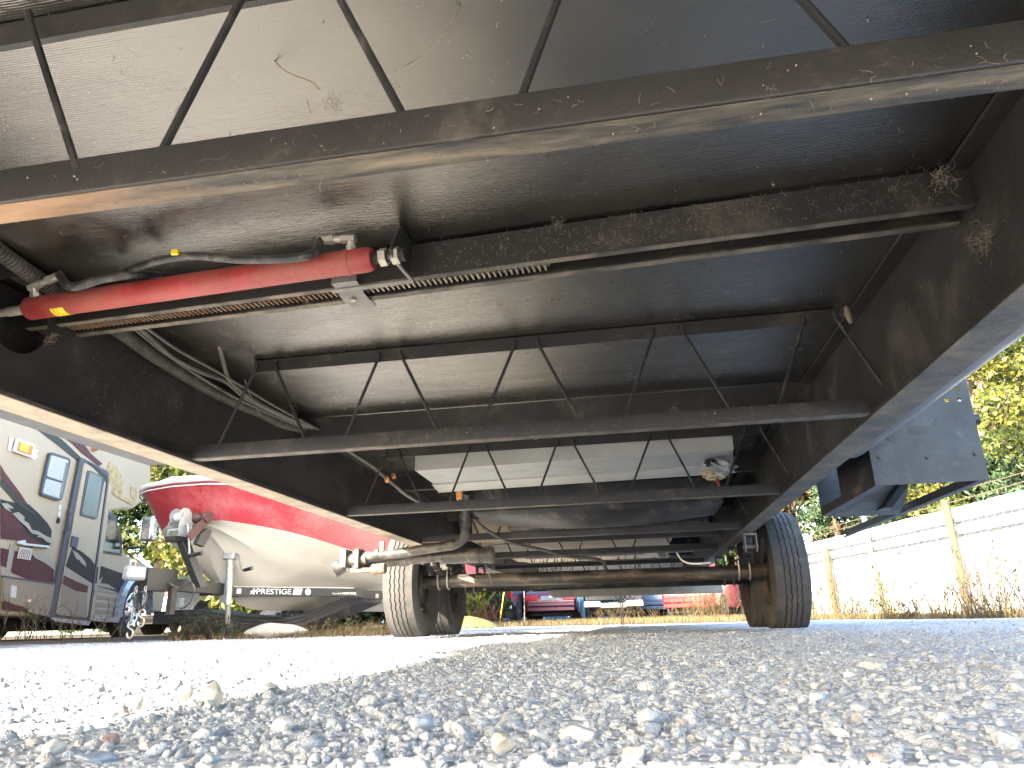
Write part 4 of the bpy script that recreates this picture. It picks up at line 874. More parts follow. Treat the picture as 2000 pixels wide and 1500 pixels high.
# cab
cabp = [(.885, .27), (1.5, .25), (1.52, .45), (1.62, .68), (1.8, .80), (2.02, .82), (2.24, .74), (2.38, .55), (2.42, .38), (3.0, .36), (3.06, .7), (2.98, .92), (2.35, 1.02), (1.62, 1.12), (1.46, 1.25), (1.0, 1.60), (.885, 1.60)]
m = MB(); m.prism([(-.03, s, z) for s, z in cabp], (-2.3, 0, 0)); cab = m.build('cab', 'rv_paint', RV, world=False, smooth=35, bevel=.05, seg=3)
def cpatch(name, sz, mat, out=-.025, th=.006, par=cab): m = MB(); m.prism([(out, s, z) for s, z in sz], (th, 0, 0)); return m.build(name, mat, par, world=False, smooth=0)
cpatch('cab_window', [(.92, 1.10), (1.40, 1.11), (1.36, 1.24), (1.12, 1.52), (.95, 1.56)], 'glass_dark')
cpatch('window_trim', [(.89, 1.075), (1.47, 1.085), (1.44, 1.27), (1.16, 1.57), (.93, 1.62), (.89, 1.6)], 'trim', out=-.027, th=.005)
cpatch('window_trim', [(.90, 1.075), (1.44, 1.085), (1.44, 1.11), (.90, 1.10)], 'trim', th=.012)
cpatch('stripe', [(.885, .68), (1.55, .60), (1.62, .70), (1.8, .815), (2.1, .83), (2.3, .74), (2.95, .7), (2.98, .9), (2.3, .92), (1.5, .86), (.885, .92)], 'rv_dark', th=.004)
cpatch('splash', [(.90, .70), (1.05, .78), (1.02, .70), (1.2, .70), (1.45, .64), (1.2, .65), (1.0, .66)], 'rv_tan', out=-.020, th=.003)
for z in (.60, .51, .42, .34): cpatch('stripe', [(.89, z), (1.46, z - .012), (1.48, z + .03), (.89, z + .045)], 'rv_tan' if z > .55 else 'rv_low', th=.004)
cpatch('running_board', [(.87, .24), (1.5, .22), (1.52, .29), (.87, .31)], 'silver', out=-.05, th=.10)
# fender flare
m = MB(); c0 = (2.0, .40); ring = []
for t in np.linspace(-.25, math.pi + .15, 18): ring.append((c0[0] - math.cos(t) * .44, c0[1] + math.sin(t) * .42))
for (a, b) in zip(ring, ring[1:]):
    o1, o2 = [(p[0] + (p[0] - c0[0]) * .16, p[1] + (p[1] - c0[1]) * .16) for p in (a, b)]
    m.hexa([(-.03, *a), (-.03, *b), (-.03, *o2), (-.03, *o1)], [(.06, *a), (.06, *b), (.03, *o2), (.03, *o1)])
m.build('fender_flare', 'silver', cab, world=False, smooth=50)
def simple_wheel(parent, c, R_, Wt, rimmat, sgn, name='wheel', ns=28):
    m = MB(); pr = [(0, R_ * .62), (Wt * .08, R_ * .75), (Wt * .1, R_ * .92), (Wt * .2, R_), (Wt * .8, R_), (Wt * .9, R_ * .92), (Wt * .92, R_ * .75), (Wt, R_ * .62)]
    m.lathe([(-sgn * a, r) for a, r in pr], c, 'X', ns); w_ = m.build(name, 'rubber', parent, world=False)
    m = MB(); m.lathe([(-sgn * a, r) for a, r in ((.01, R_ * .63), (.0, R_ * .58), (.03, R_ * .5), (.015, R_ * .3), (-.005, R_ * .16), (-.01, 0))], c, 'X', ns); h = m.build('rim', rimmat, w_, world=False)
    m = MB()
    for k in range(8):
        t = 2 * math.pi * k / 8; p = (c[0] - sgn * .012, c[1] + R_ * .42 * math.cos(t), c[2] + R_ * .42 * math.sin(t)); m.tube([p, (p[0] - sgn * -.012, p[1], p[2])], R_ * .07, 8)
    m.build('hand_hole', 'black', w_, world=False); return w_
simple_wheel(RV, (-.02, 2.0, .40), .375, .22, 'hubcap', 1); simple_wheel(RV, (-.12, -3.6, .40), .375, .22, 'hubcap', 1); simple_wheel(RV, (-2.0, 2.0, .40), .375, .22, 'hubcap', -1); simple_wheel(RV, (-2.3, -3.6, .40), .375, .22, 'hubcap', -1)
m = MB(); m.box((-2.2, -6.4, .14), (-.35, 1.4, .5)); m.box((-1.9, 1.4, .16), (-.5, 2.9, .6)); m.build('underbody', 'dark_under', RV, world=False, smooth=0)
s0, z0 = mh(283, 1035, .15)
m = MB(); m.box((.12, s0 - .10, z0 - .17), (.30, s0 + .07, z0 + .17)); mir = m.build('mirror', 'chrome', RV, world=False, bevel=.04, seg=3)
a = mh(247, 1072); m = MB(); m.tube([(-.03, a[0] + .05, a[1] + .02), (.2, s0 - .02, z0 - .24), (.21, s0 - .01, z0 - .16)], .02, 8); m.build('mirror_arm', 'black', mir, world=False)

# ------------------------------------------------------------------ boat on its trailer
BH = np.array([.22, .975]); BH = BH / np.linalg.norm(BH); BS = np.array([BH[1], -BH[0]])     # towards the stern, towards our side
BT = at_y(338, 938, 6.42)
boat = thing('speedboat', 'red and white speedboat with faded hull sitting on a black trailer', 'boat', (BT[0], BT[1], 0), math.atan2(BH[1], BH[0]) - math.pi / 2)
MAT['boat_red'] = M('faded_red_gelcoat', (.30, .022, .032), .42, 0, .12, 2.2, dust=.6, dscale=2.2, dustcol=(.40, .15, .155), coat=.2, stretch=(1, .5, 1))
MAT['boat_white'] = M('yellowed_white_gelcoat', (.56, .525, .45), .4, 0, .06, 1.4, dust=.12, dscale=3, dustcol=(.27, .21, .12), coat=.2); MAT['boat_deck'] = M('white_deck', (.5, .5, .48), .4, 0, .04, 3)
LB = 5.6
def half(t): return 1.06 * (1 - (1 - min(t / 1.9, 1)) ** 3) ** .40 if t > 0 else 0
def sheer(t): return BT[2] - .02 - .17 * min(t / LB, 1) - .02 * t
def chine_b(t): return .93 * (1 - (1 - min(max(t, 0) / 1.9, 1)) ** 3) ** .46
def chine_z(t): return 1.13 - .31 * min(max(t - .1, 0) / 2.8, 1) ** .75
def keel_z(t): return .29 + .84 * max(0, 1 - max(t, 0) / 1.45) ** 2.6
def stem_t(t, f): return t
TS = np.concatenate([np.linspace(.0, .5, 12), np.linspace(.6, 2.4, 16), np.linspace(2.7, LB, 8)])
def hull_rows(side):
    rows = []
    for t in TS:
        hb, sz = half(t), sheer(t); cb2, cz, kz = chine_b(t), chine_z(t), keel_z(t); kz = min(kz, cz - .004)
        row = []
        for u in np.linspace(0, 1, 7):        # topside: sheer -> chine, flared
            b = hb + (cb2 - hb) * (u ** .75); row.append((side * b, t + .26 * u * max(0, 1 - t / 1.5), sz + (cz - sz) * u))
        for u in np.linspace(0, 1, 13)[1:]:    # bottom: chine -> keel with two strakes
            b = cb2 * (1 - u); z = cz + (kz - cz) * (u ** .92); st = .018 * (1 if abs(u - .36) < .05 or abs(u - .68) < .05 else 0)
            row.append((side * b, t + (.26 + .16 * u) * max(0, 1 - t / 1.5), z - st))
        rows.append(row)
    return rows
def band(rows, i0, i1, name, mat, par, out=0):
    m = MB(); k = i1 - i0 + 1; vs = [p for r in rows for p in r[i0:i1 + 1]]
    m.add(vs, [(j * k + i, j * k + i + 1, (j + 1) * k + i + 1, (j + 1) * k + i) for j in range(len(rows) - 1) for i in range(k - 1)]); return m
LR, RR = hull_rows(1), hull_rows(-1)
m = band(LR, 0, 6, '', '', None); m2 = band(RR, 0, 6, '', '', None); m.add(m2.v, m2.f); m.build('topside', 'boat_red', boat, world=False, smooth=70)
m = band(LR, 6, 18, '', '', None); m2 = band(RR, 6, 18, '', '', None); m.add(m2.v, m2.f)
tr_ = LR[-1] + RR[-1][::-1]; m.add(tr_, [tuple(range(len(tr_)))]); m.build('hull_bottom', 'boat_white', boat, world=False, smooth=22)
# rub rail and deck
rp = [(-half(t), t, sheer(t) + .012) for t in TS[::-1]] + [(half(t), t, sheer(t) + .012) for t in TS[1:]]
m = MB(); m.tube(rp, .026, 8); m.build('rub_rail', 'boat_deck', boat, world=False)
m = MB(); m.tube([(x * 1.012, y - .008, z - .055) for x, y, z in rp], .007, 5); m.build('pin_stripe', 'boat_deck', boat, world=False)
m = MB(); vs = []
for t in TS:
    for u, dz in ((1, .02), (.8, .11), (.45, .17), (0, .19), (-.45, .17), (-.8, .11), (-1, .02)): vs.append((u * half(t) * .985, t + .02, sheer(t) + dz * min(1, .35 + t)))
m.add(vs, [(j * 7 + i, j * 7 + i + 1, (j + 1) * 7 + i + 1, (j + 1) * 7 + i) for j in range(len(TS) - 1) for i in range(6)]); m.build('deck', 'boat_deck', boat, world=False, smooth=60)
m = MB(); m.tube([(.1, .55, sheer(.5) + .1), (.1, .5, sheer(.5) + .3)], .02, 8); m.build('bow_rail_post', 'zinc', boat, world=False)
# boat trailer
bt0 = np.array([-4.39, 6.02])
BTR = thing('boat_trailer', 'black boat trailer with winch post and galvanised jack under the red boat', 'trailer', (bt0[0], bt0[1], 0), 0)
MAT['bt_black'] = M('black_trailer_paint', (.013, .015, .015), .45, 0, .2, 6, dust=.12, dscale=8, dustcol=(.12, .11, .1))
def on(t, n=0., z=0.): p = bt0 + BH * t + BS * n; return (float(p[0]), float(p[1]), z)
def beam(p, q, w, h, name, mat, par, bevel=.004):
    p, q = Vector(p), Vector(q); d = (q - p).normalized(); s_ = d.cross(Vector((0, 0, 1))).normalized() * w / 2; u = Vector((0, 0, h / 2))
    m = MB(); m.hexa([p - s_ - u, p + s_ - u, q + s_ - u, q - s_ - u], [p - s_ + u, p + s_ + u, q + s_ + u, q - s_ + u]); return m.build(name, mat, par, smooth=0, bevel=bevel)
beam(on(.18, 0, .51), on(1.10, 0, .485), .08, .11, 'tongue', 'bt_black', BTR)
A_ = at_z(440, 1155, .472); B_ = at_z(694, 1157, .47); C_ = at_z(712, 1160, .468); D_ = at_z(790, 1158, .468)
nb_ = beam(A_, B_, .06, .10, 'side_beam', 'bt_black', BTR); 
far_dir = BH * .93 - BS * .36
beam(on(1.05, -.02, .47), tuple((bt0 + BH * 1.05 + far_dir * 1.5).tolist()) + (.47,), .06, .10, 'side_beam', 'bt_black', BTR)
m = MB(); bp = [Vector(B_), (Vector(B_) + Vector(C_)) / 2 + Vector((.01, -.01, 0)), Vector(C_) + Vector((.01, .03, -.01)), Vector(C_) + Vector((.03, .2, -.015)), Vector((D_[0], D_[1] + .6, .455))]
for a, b in zip(bp, bp[1:]): pass
beam(bp[2], bp[4], .06, .10, 'main_rail', 'bt_black', BTR); m.hexa([bp[0] + Vector((.02, -.02, -.05)), bp[2] + Vector((.035, 0, -.05)), bp[2] + Vector((-.03, 0, -.05)), bp[0] + Vector((-.03, .02, -.05))], [bp[0] + Vector((.02, -.02, .05)), bp[2] + Vector((.035, 0, .05)), bp[2] + Vector((-.03, 0, .05)), bp[0] + Vector((-.03, .02, .05))]); m.build('bent_corner', 'bt_black', BTR, smooth=0, bevel=.008)
# white lettering on the near beam
bd = Vector(B_) - Vector(A_); bl = bd.length; bd = bd.normalized(); bn = bd.cross(Vector((0, 0, 1))).normalized(); ang = math.atan2(bd.y, bd.x)
def bpos(px, dz):   # point on the beam's face below a picture column
    best = min(np.linspace(0, bl, 400), key=lambda t: abs(1000 + FPX * (lambda c: c[0] / c[2])(ROT.T @ (np.array(Vector(A_) + bd * t + bn * .031) - CAM)) - px))
    return Vector(A_) + bd * best + bn * .0312 + Vector((0, 0, dz)), best
for body, p0, p1, hgt, dz in (('PRESTIGE', 500, 569, .078, -.026), ('Custom Built by', 649, 671, .022, -.022), ('MONTEREL', 669, 699, .036, -.026)):
    a, ta = bpos(p0, dz); b, tb = bpos(p1, dz)
    o = text_part(body, hgt, 'white_print', nb_, tuple(a - Vector(bt0.tolist() + [0])), (R(90), 0, ang)); wdt = max(v.co.x for v in o.data.vertices); o.scale = ((tb - ta) / wdt, 1, 1)
def bpoly(name, pts, mat='white_print'):
    P_ = [bpos(px, dz)[0] for px, dz in pts]; m = MB(); m.prism(P_, bn * .002); m.build(name, mat, nb_, smooth=0)
bpoly('star_mark', [(488, -.034), (491, -.01), (489, .004), (493, .008), (496, .034), (498, .01), (502, .008), (498, -.004), (496, -.034), (493, -.016)])
bpoly('badge', [(572, -.032), (574, .032), (590, .032), (588, -.032)]); bpoly('sticker', [(597, -.022), (596, 0), (597, .022), (600, .034), (603, .034), (606, .022), (607, 0), (606, -.022), (603, -.034), (600, -.034)])
bpoly('reflector', [(462, -.022), (462, .026), (471, .026), (471, -.022)]); bpoly('edge_stripe', [(456, .044), (456, .049), (690, .049), (690, .044)])
o = text_part('19', .07, 'white_print', nb_, tuple(Vector(at_y(733, 1168, C_[1] + .02)) - Vector(bt0.tolist() + [0])), (R(90), 0, R(70))); o.scale = (.8, 1, 1)
# coupler, actuator box, hinge and jack
m = MB(); c_ = Vector(on(.30, 0, .56)); 
def obox(c, l, w_, h, name, mat, par=BTR, bevel=.006):
    return beam(c - Vector((BH[0], BH[1], 0)) * l / 2, c + Vector((BH[0], BH[1], 0)) * l / 2, w_, h, name, mat, par, bevel)
obox(Vector(at_y(308, 1133, 6.25)), .34, .13, .20, 'brake_actuator', 'bt_black'); 
obox(Vector(at_y(263, 1120, 6.0)), .20, .10, .13, 'coupler', 'galv', bevel=.03); obox(Vector(at_y(259, 1100, 6.02)), .07, .04, .07, 'coupler_latch', 'galv', bevel=.012)
obox(Vector(at_y(258, 1101, 6.0)), .02, .05, .03, 'latch_rust', 'rust_tan', bevel=.004)
obox(Vector(at_y(335, 1172, 6.35)), .06, .06, .26, 'actuator_bracket', 'steel'); 
hg = Vector(at_y(415, 1150, 6.95)); obox(hg, .10, .11, .13, 'hinge_block', 'rust_tan', bevel=.004); obox(hg + Vector((.055, .07, 0)), .014, .14, .15, 'hinge_plate', 'galv', bevel=.002); obox(hg + Vector((-.045, -.06, 0)), .014, .12, .14, 'hinge_plate', 'bt_black', bevel=.002)
jb = Vector(at_y(450, 1150, 7.0)); jx, jy = jb.x, jb.y
gz = float(ground_z(jx, jy))
m = MB(); m.tube([(jx - .035, jy, .80), (jx - .01, jy, .33)], .034, 16); jk = m.build('jack_tube', 'galv', BTR)
m = MB(); m.tube([(jx - .01, jy, .34), (jx + .005, jy, gz + .12)], .027, 14); m.build('inner_tube', 'clip_steel', jk)
m = MB(); m.box((jx - .10, jy - .05, .775), (jx + .03, jy + .05, .845)); m.build('gear_head', 'galv', jk, bevel=.015)
m = MB(); m.tube(spline([(jx + .03, jy - .02, .83), (jx + .07, jy - .03, .81), (jx + .12, jy - .05, .70), (jx + .15, jy - .06, .66), (jx + .20, jy - .07, .665)], 6), .008, 8); m.build('crank', 'clip_steel', jk)
m = MB(); m.tube([(jx + .17, jy - .065, .66), (jx + .26, jy - .085, .675)], [.017, .02], 12); m.build('crank_grip', 'black', jk)
m = MB(); m.box((jx - .025, jy - .05, gz), (jx + .055, jy + .05, gz + .15)); m.build('jack_foot', 'bt_black', jk, bevel=.012)
m = MB(); m.lathe([(-.03, 0), (-.03, .06), (.03, .06), (.03, 0)], (jx - .01, jy - .04, gz + .06), 'X', 18); m.build('jack_wheel', 'rubber', jk)
obox(Vector((jx - .055, jy + .01, .475)), .02, .13, .24, 'mounting_bracket', 'galv', bevel=.003)
# winch post, winch, bow roller
pb_, pt_ = Vector(at_y(392, 1146, 6.5)), Vector(at_y(357, 1056, 6.44))
m = MB(); d = (pt_ - pb_).normalized(); s_ = Vector((BS[0], BS[1], 0)) * .042; f_ = d.cross(s_).normalized() * .042
m.hexa([pb_ - s_ - f_, pb_ + s_ - f_, pb_ + s_ + f_, pb_ - s_ + f_], [pt_ - s_ - f_, pt_ + s_ - f_, pt_ + s_ + f_, pt_ - s_ + f_]); post = m.build('winch_post', 'bt_black', BTR, smooth=0, bevel=.004)
wc = Vector(at_y(353, 1010, 6.42))
sv = Vector((BS[0], BS[1], 0)); bh = Vector((BH[0], BH[1], 0))
m = MB(); m.tube([wc - sv * .05, wc + sv * .05], .045, 16); win = m.build('winch_drum', 'white_plastic', BTR)
for k in (-.055, .055): m = MB(); m.tube([wc + sv * k, wc + sv * (k + .006)], .085, 20); m.build('drum_flange', 'galv', win, smooth=30)
for k in (-.07, .066): m = MB(); m.prism([wc + sv * k + bh * a + Vector((0, 0, b)) for a, b in ((-.07, -.19), (.08, -.19), (.09, -.05), (.03, .04), (-.03, .04), (-.08, -.08))], sv * .005); m.build('winch_side', 'galv', win, smooth=0)
m = MB(); m.tube([wc - sv * .07 + Vector((0, 0, -.13)) - bh * .05, wc + sv * .07 + Vector((0, 0, -.13)) - bh * .05], .014, 8); m.build('cross_pin', 'galv', win)
obox(wc + Vector((0, 0, -.215)), .2, .12, .05, 'winch_mount', 'bt_black', bevel=.004)
m = MB(); c1 = wc + sv * .075 + Vector((0, 0, -.08)); m.tube(spline([c1, c1 + sv * .03 + Vector((.0, 0, -.02)), c1 + sv * .05 + bh * .03 + Vector((0, 0, -.22)), c1 + sv * .06 + bh * .03 + Vector((0, 0, -.30))], 6), .010, 8); m.build('winch_crank', 'galv', win)
c2 = c1 + sv * .06 + bh * .03 + Vector((0, 0, -.29)); m = MB(); m.tube([c2, c2 + sv * .16 + Vector((0, 0, .012))], .018, 12); m.build('crank_grip', 'black', win)
rc = Vector(at_y(404, 1010, 6.52)); MAT['roller'] = M('red_brown_rubber', (.055, .02, .018), .6, 0, .2, 14)
m = MB(); m.lathe([(0, 0), (0, .055), (.02, .06), (.07, .03), (.10, .03), (.15, .06), (.17, .055), (.17, 0)], (0, 0, 0), 'X', 18)
q = sv.to_track_quat('X', 'Z'); m.v = [tuple(q @ Vector(p) + rc - sv * .14) for p in m.v]; m.build('bow_roller', 'roller', BTR)
m = MB(); m.prism([rc + sv * .0 + a for a in (Vector((0, 0, .02)), bh * -.1 + Vector((0, 0, -.06)), bh * -.24 + Vector((0, 0, -.2)), bh * -.16 + Vector((0, 0, -.24)), bh * .03 + Vector((0, 0, -.05)))], sv * .012); m.build('roller_bracket', 'roller', BTR, smooth=0)
m = MB(); m.prism([rc - sv * .02 + a + Vector((0, 0, -.13)) for a in (Vector((0, 0, .02)), bh * -.08 + Vector((0, 0, -.04)), bh * -.12 + Vector((0, 0, -.14)), bh * -.02 + Vector((0, 0, -.16)), bh * .06 + Vector((0, 0, 0)))], sv * .05); m.build('bow_stop', 'bt_black', BTR, smooth=0)
# safety chains with S hooks, breakaway cable, wiring
def chain(p, n, dz, name='safety_chain'):
    m = MB()
    for k in range(n):
        c = Vector(p) + Vector((0, 0, -dz * k)); pts = []
        for t in np.linspace(0, 2 * math.pi, 13): pts.append(tuple(c + (Vector((1, 0, 0)) if k % 2 else Vector((.3, .95, 0))) * .011 * math.cos(t) + Vector((0, 0, .021 * math.sin(t)))))
        m.tube(pts, .0042, 6, caps=False)
    return m.build(name, 'galv', BTR)
for (px, py0, n_, hx) in ((266, 1150, 9, 262), (284, 1150, 6, 278)):
    p0 = Vector(at_y(px, py0, 6.0)); ch = chain(p0, n_, .032); e = p0 + Vector((0, 0, -.032 * n_ + .01)); k = .036
    pts = [(e + Vector((math.cos(t) * k * .8 * sg, 0, oz + math.sin(t) * k))) for sg, oz, rng_ in ((1, -.03, np.linspace(-.3, math.pi + .4, 9)), (1, -.10, np.linspace(math.pi / 2 - .3, -math.pi - .2, 10))) for t in rng_]
    m = MB(); m.tube(spline([tuple(q) for q in pts], 3), .0085, 8); m.build('s_hook', 'zinc', ch)
m = MB(); cc = Vector(at_y(277, 1168, 6.0)); 
for k in range(3): m.tube([tuple(cc + Vector((math.cos(t) * (.05 + .008 * k), -.01 * k, math.sin(t) * (.06 + .006 * k) - .01 * k))) for t in np.linspace(0, 2 * math.pi, 22)], .006, 6, caps=False)
m.build('coiled_cable', 'hose', BTR)
m = MB(); m.tube(spline([tuple(at_y(a, b, 6.3)) for a, b in ((322, 1131), (335, 1142), (350, 1148), (372, 1138), (380, 1150), (376, 1165), (368, 1180), (355, 1188), (345, 1180))], 6), .009, 8); m.build('wiring', 'hose', BTR)
m = MB(); m.tube(spline([tuple(at_y(a, b, 6.3)) for a, b in ((270, 1128), (278, 1140), (290, 1150), (300, 1160))], 6), .005, 6); m.build('wiring', 'hose', BTR)
obox(Vector(at_y(352, 1178, 6.3)), .05, .05, .09, 'trailer_plug', 'frosted')
# keel bunk blocks
obox(Vector(at_y(580, 1180, 8.6)), .3, .18, .12, 'bunk_block', 'bt_black')
# ------------------------------------------------------------------ black curved liner lying under the boat trailer
lp_ = [at_y(300, 1200, 7.9), at_y(380, 1196, 7.9), at_y(450, 1206, 8.0), at_y(520, 1212, 8.1), at_y(585, 1204, 8.2), at_y(650, 1180, 8.5), at_y(705, 1158, 8.8)]
m = MB(); S_ = spline([tuple(p) for p in lp_], 8)
for a, b in zip(S_, S_[1:]):
    m.hexa([a + Vector((0, 0, -.11)), b + Vector((0, 0, -.11)), b + Vector((.1, .5, -.11)), a + Vector((.1, .5, -.11))], [a + Vector((0, -.0, .03)), b + Vector((0, 0, .03)), b + Vector((.1, .5, .03)), a + Vector((.1, .5, .03))])
MAT['liner'] = M('black_plastic_liner', (.012, .013, .017), .5, 0, .15, 6)
tag(m.build('plastic_liner', 'liner', None, smooth=30), 'long curved black plastic liner lying under the boat trailer', 'liner')
m = MB()
for dz in (.022, -.02, -.06): m.tube([p + Vector((-.004, -.006, dz)) for p in S_], .005, 5)
m.build('moulded_rib', 'liner', bpy.data.objects['plastic_liner'])
# ------------------------------------------------------------------ pale sack beside the jack
sk = at_y(540, 1230, 6.75); m = MB(); n1, n2 = 22, 16; vs = []
for i in range(n1 + 1):
    u = i / n1; r_ = max(.004, (math.sin(math.pi * u)) ** .5); cx_ = -.29 + .58 * u
    for j in range(n2):
        t = 2 * math.pi * j / n2; rz = .075 * r_ * (1 + .15 * math.sin(u * 5)) * (1 if math.sin(t) > 0 else .75); vs.append((cx_, .13 * r_ * math.cos(t) + .008 * math.sin(9 * u + 3 * t), .066 + rz * math.sin(t) + .05 * (u - .4) * .5 * (1 - abs(2 * u - 1)) + .005 * math.sin(14 * u) * math.cos(2 * t)))
m.add(vs, [(i * n2 + j, i * n2 + (j + 1) % n2, (i + 1) * n2 + (j + 1) % n2, (i + 1) * n2 + j) for i in range(n1) for j in range(n2)]); m.v = [(p[0] * .97 + p[1] * .24 + sk[0], p[1] * .97 + p[0] * .24 + sk[1], p[2] + float(ground_z(sk[0], sk[1])) - .012) for p in m.v]
MAT['sack'] = M('weathered_pale_sack', (.26, .245, .21), .85, 0, .15, 9, dust=.25, dscale=12, dustcol=(.17, .14, .11), bmp=.6, bscale=40)
tag(m.build('sack', 'sack', None, smooth=60), 'weathered pale grey sack lying on the gravel right of the trailer jack', 'sack')
# ------------------------------------------------------------------ far vehicles
MAT['car_red'] = M('red_car_paint', (.25, .012, .02), .22, .1, .06, 2, coat=.6); MAT['car_maroon'] = M('maroon_car_paint', (.12, .018, .04), .2, .3, .06, 2, coat=.6); MAT['car_dark'] = M('dark_blue_grey_paint', (.045, .055, .08), .25, .2, .06, 2, coat=.6)
MAT['car_blue'] = M('slate_blue_paint', (.07, .12, .2), .25, .2, .06, 2, coat=.6); MAT['car_black'] = M('black_car_paint', (.015, .016, .018), .2, 0, .06, 2, coat=.6); MAT['lens_red'] = M('red_tail_lens', (.6, .02, .03), .15, 0, .05, 8); MAT['lens_clear'] = M('clear_lens', (.4, .4, .39), .15, 0, .05, 8)
MAT['plate'] = M('pale_number_plate', (.3, .33, .33), .4, 0, .05, 10); MAT['tarp'] = M('yellow_tarp', (.17, .125, .025), .6, 0, .15, 4, bmp=.3, bscale=12)
def car(name, label, x, y, rz, paint, kind='sedan', W=1.78, L=4.5):
    gz = float(ground_z(x, y)); t = thing(name, label, 'car' if kind != 'pickup' else 'pickup', (x, y, gz), rz); h = W / 2      # local: the tail looks to -Y
    if kind == 'pickup':
        prof = [(.06, .62), (.06, 1.16), (2.0, 1.18), (2.05, 1.2), (2.3, 1.72), (3.7, 1.74), (4.2, 1.22), (5.4, 1.1), (5.5, .6), (5.2, .42), (.3, .5)]; L = 5.5; gl = [(2.2, 1.25), (2.38, 1.66), (3.62, 1.66), (4.0, 1.25)]; wy = (1.15, 4.5); rw = .38
    elif kind == 'suv':
        prof = [(.05, .45), (.0, .75), (.06, 1.0), (.25, 1.62), (.6, 1.72), (2.9, 1.66), (3.5, 1.12), (4.5, .95), (4.6, .5), (4.4, .32), (.2, .34)]; L = 4.6; gl = [(.4, 1.1), (.55, 1.55), (2.8, 1.5), (3.3, 1.1)]; wy = (.9, 3.7); rw = .36
    else:
        prof = [(.06, .40), (.0, .62), (.03, .86), (.12, 1.02), (.75, 1.06), (1.35, 1.40), (2.5, 1.42), (3.3, 1.0), (4.4, .82), (4.5, .45), (4.3, .28), (.2, .30)]; L = 4.5; gl = [(.95, 1.06), (1.4, 1.34), (2.45, 1.35), (3.0, 1.02)]; wy = (.95, 3.6); rw = .33
    m = MB(); m.prism([(-h, a, b) for a, b in prof], (W, 0, 0)); body = m.build('body', paint, t, world=False, smooth=40, bevel=.09, seg=3)
    for sg in (-1, 1):
        m = MB(); m.prism([(sg * (h + .002), a, b) for a, b in gl], (sg * .006, 0, 0)); m.build('side_window', 'glass_dark', t, world=False, smooth=0)
        for wy_ in wy:
            m = MB(); m.tube([(sg * (h - .26), wy_, rw), (sg * (h + .008), wy_, rw)], rw + .06, 20); m.build('wheel_arch', 'dark_under', t, world=False)
            simple_wheel(t, (sg * (h + .01), wy_, rw), rw, .2, 'silver', sg, ns=20)
    m = MB(); m.box((-h + .15, .3, .22), (h - .15, L - .4, .45)); m.build('underbody', 'dark_under', t, world=False, smooth=0)
    if kind == 'pickup':
        m = MB(); m.box((-h + .17, .035, .66), (h - .17, .058, 1.14)); tg = m.build('tailgate', paint, t, world=False, smooth=0, bevel=.02)
        for sg in (-1, 1): m = MB(); m.box((sg * (h - .085) - .07, .02, .78), (sg * (h - .085) + .07, .07, 1.12)); m.build('tail_light', 'lens_red', t, world=False, bevel=.02)
        m = MB(); m.prism([(-h, 0, .44), (-.45, 0, .44), (-.38, 0, .40), (.38, 0, .40), (.45, 0, .44), (h, 0, .44), (h, 0, .64), (.46, 0, .64), (.36, 0, .56), (-.36, 0, .56), (-.46, 0, .64), (-h, 0, .64)], (0, -.16, 0)); bp_ = m.build('bumper', 'chrome', t, world=False, smooth=0, bevel=.02)
        m = MB(); m.box((-.35, -.12, .49), (.35, -.02, .60)); m.build('plate_recess', 'black', bp_, world=False, smooth=0); m = MB(); m.box((-.16, -.128, .51), (.16, -.121, .58)); m.build('number_plate', 'plate', bp_, world=False, smooth=0)
        m = MB(); m.box((-.05, -.12, .33), (.05, .3, .40)); m.box((-.5, .1, .34), (.5, .2, .40)); m.build('hitch', 'brake', t, world=False, smooth=0); m = MB(); m.tube([(-.5, .4, .36), (-.4, 2.6, .4)], .05, 8); m.build('exhaust', 'rust_tan', t, world=False); m = MB(); m.tube([(-h + .1, 1.15, .36), (h - .1, 1.15, .36)], .07, 10); m.build('rear_axle', 'brake', t, world=False)
    else:
        z1 = .72 if kind == 'sedan' else .95
        for sg in (-1, 1): m = MB(); m.box((sg * (h - .24) - .22, -.012, z1), (sg * (h - .24) + .22, .12, z1 + .17)); m.build('tail_light', 'lens_red', t, world=False, bevel=.03)
        m = MB(); m.box((-.34, -.02, z1), (.34, .06, z1 + .15)); pr = m.build('plate_recess', 'lens_clear', t, world=False, bevel=.01); m = MB(); m.box((-.2, -.03, z1 + .02), (.2, -.021, z1 + .13)); m.build('number_plate', 'plate', pr, world=False, smooth=0)
        for q in range(2): m = MB(); m.box((-h + .06, -.035 + .012 * q, .36 + .16 * q), (h - .06, .2, .50 + .16 * q)); m.build('bumper', paint, t, world=False, bevel=.03)
        m = MB(); m.prism([(-h + .22, a, b) for a, b in ((prof[4][0] - .01, prof[4][1] + .03), (prof[5][0] - .03, prof[5][1] - .05))] + [(h - .22, a, b) for a, b in ((prof[5][0] - .03, prof[5][1] - .05), (prof[4][0] - .01, prof[4][1] + .03))], (0, -.012, .01)); m.build('rear_window', 'glass_dark', t, world=False, smooth=0)
    return t
def place(px, y): return float(at_y(px, 1195, y)[0])
YC = 25.0
car('parked_car', 'maroon sedan with wide red tail lights seen from behind under the trailer axle', place(1076, YC + .6), YC + .6, R(2), 'car_maroon', 'sedan')
car('pickup_truck', 'black pickup with bright stepped chrome rear bumper behind the dry grass', place(1199, YC), YC, R(1), 'car_black', 'pickup', W=1.95)
car('pickup_truck', 'dark blue grey pickup with pale rear bumper beside the left trailer tyres', place(945, YC - 1), YC - 1, R(-2), 'car_dark', 'pickup', W=1.9)
car('parked_car', 'bright red hatchback behind the straw bush near the right trailer tyre', place(1345, YC), YC, R(-24), 'car_red', 'suv', W=1.8)
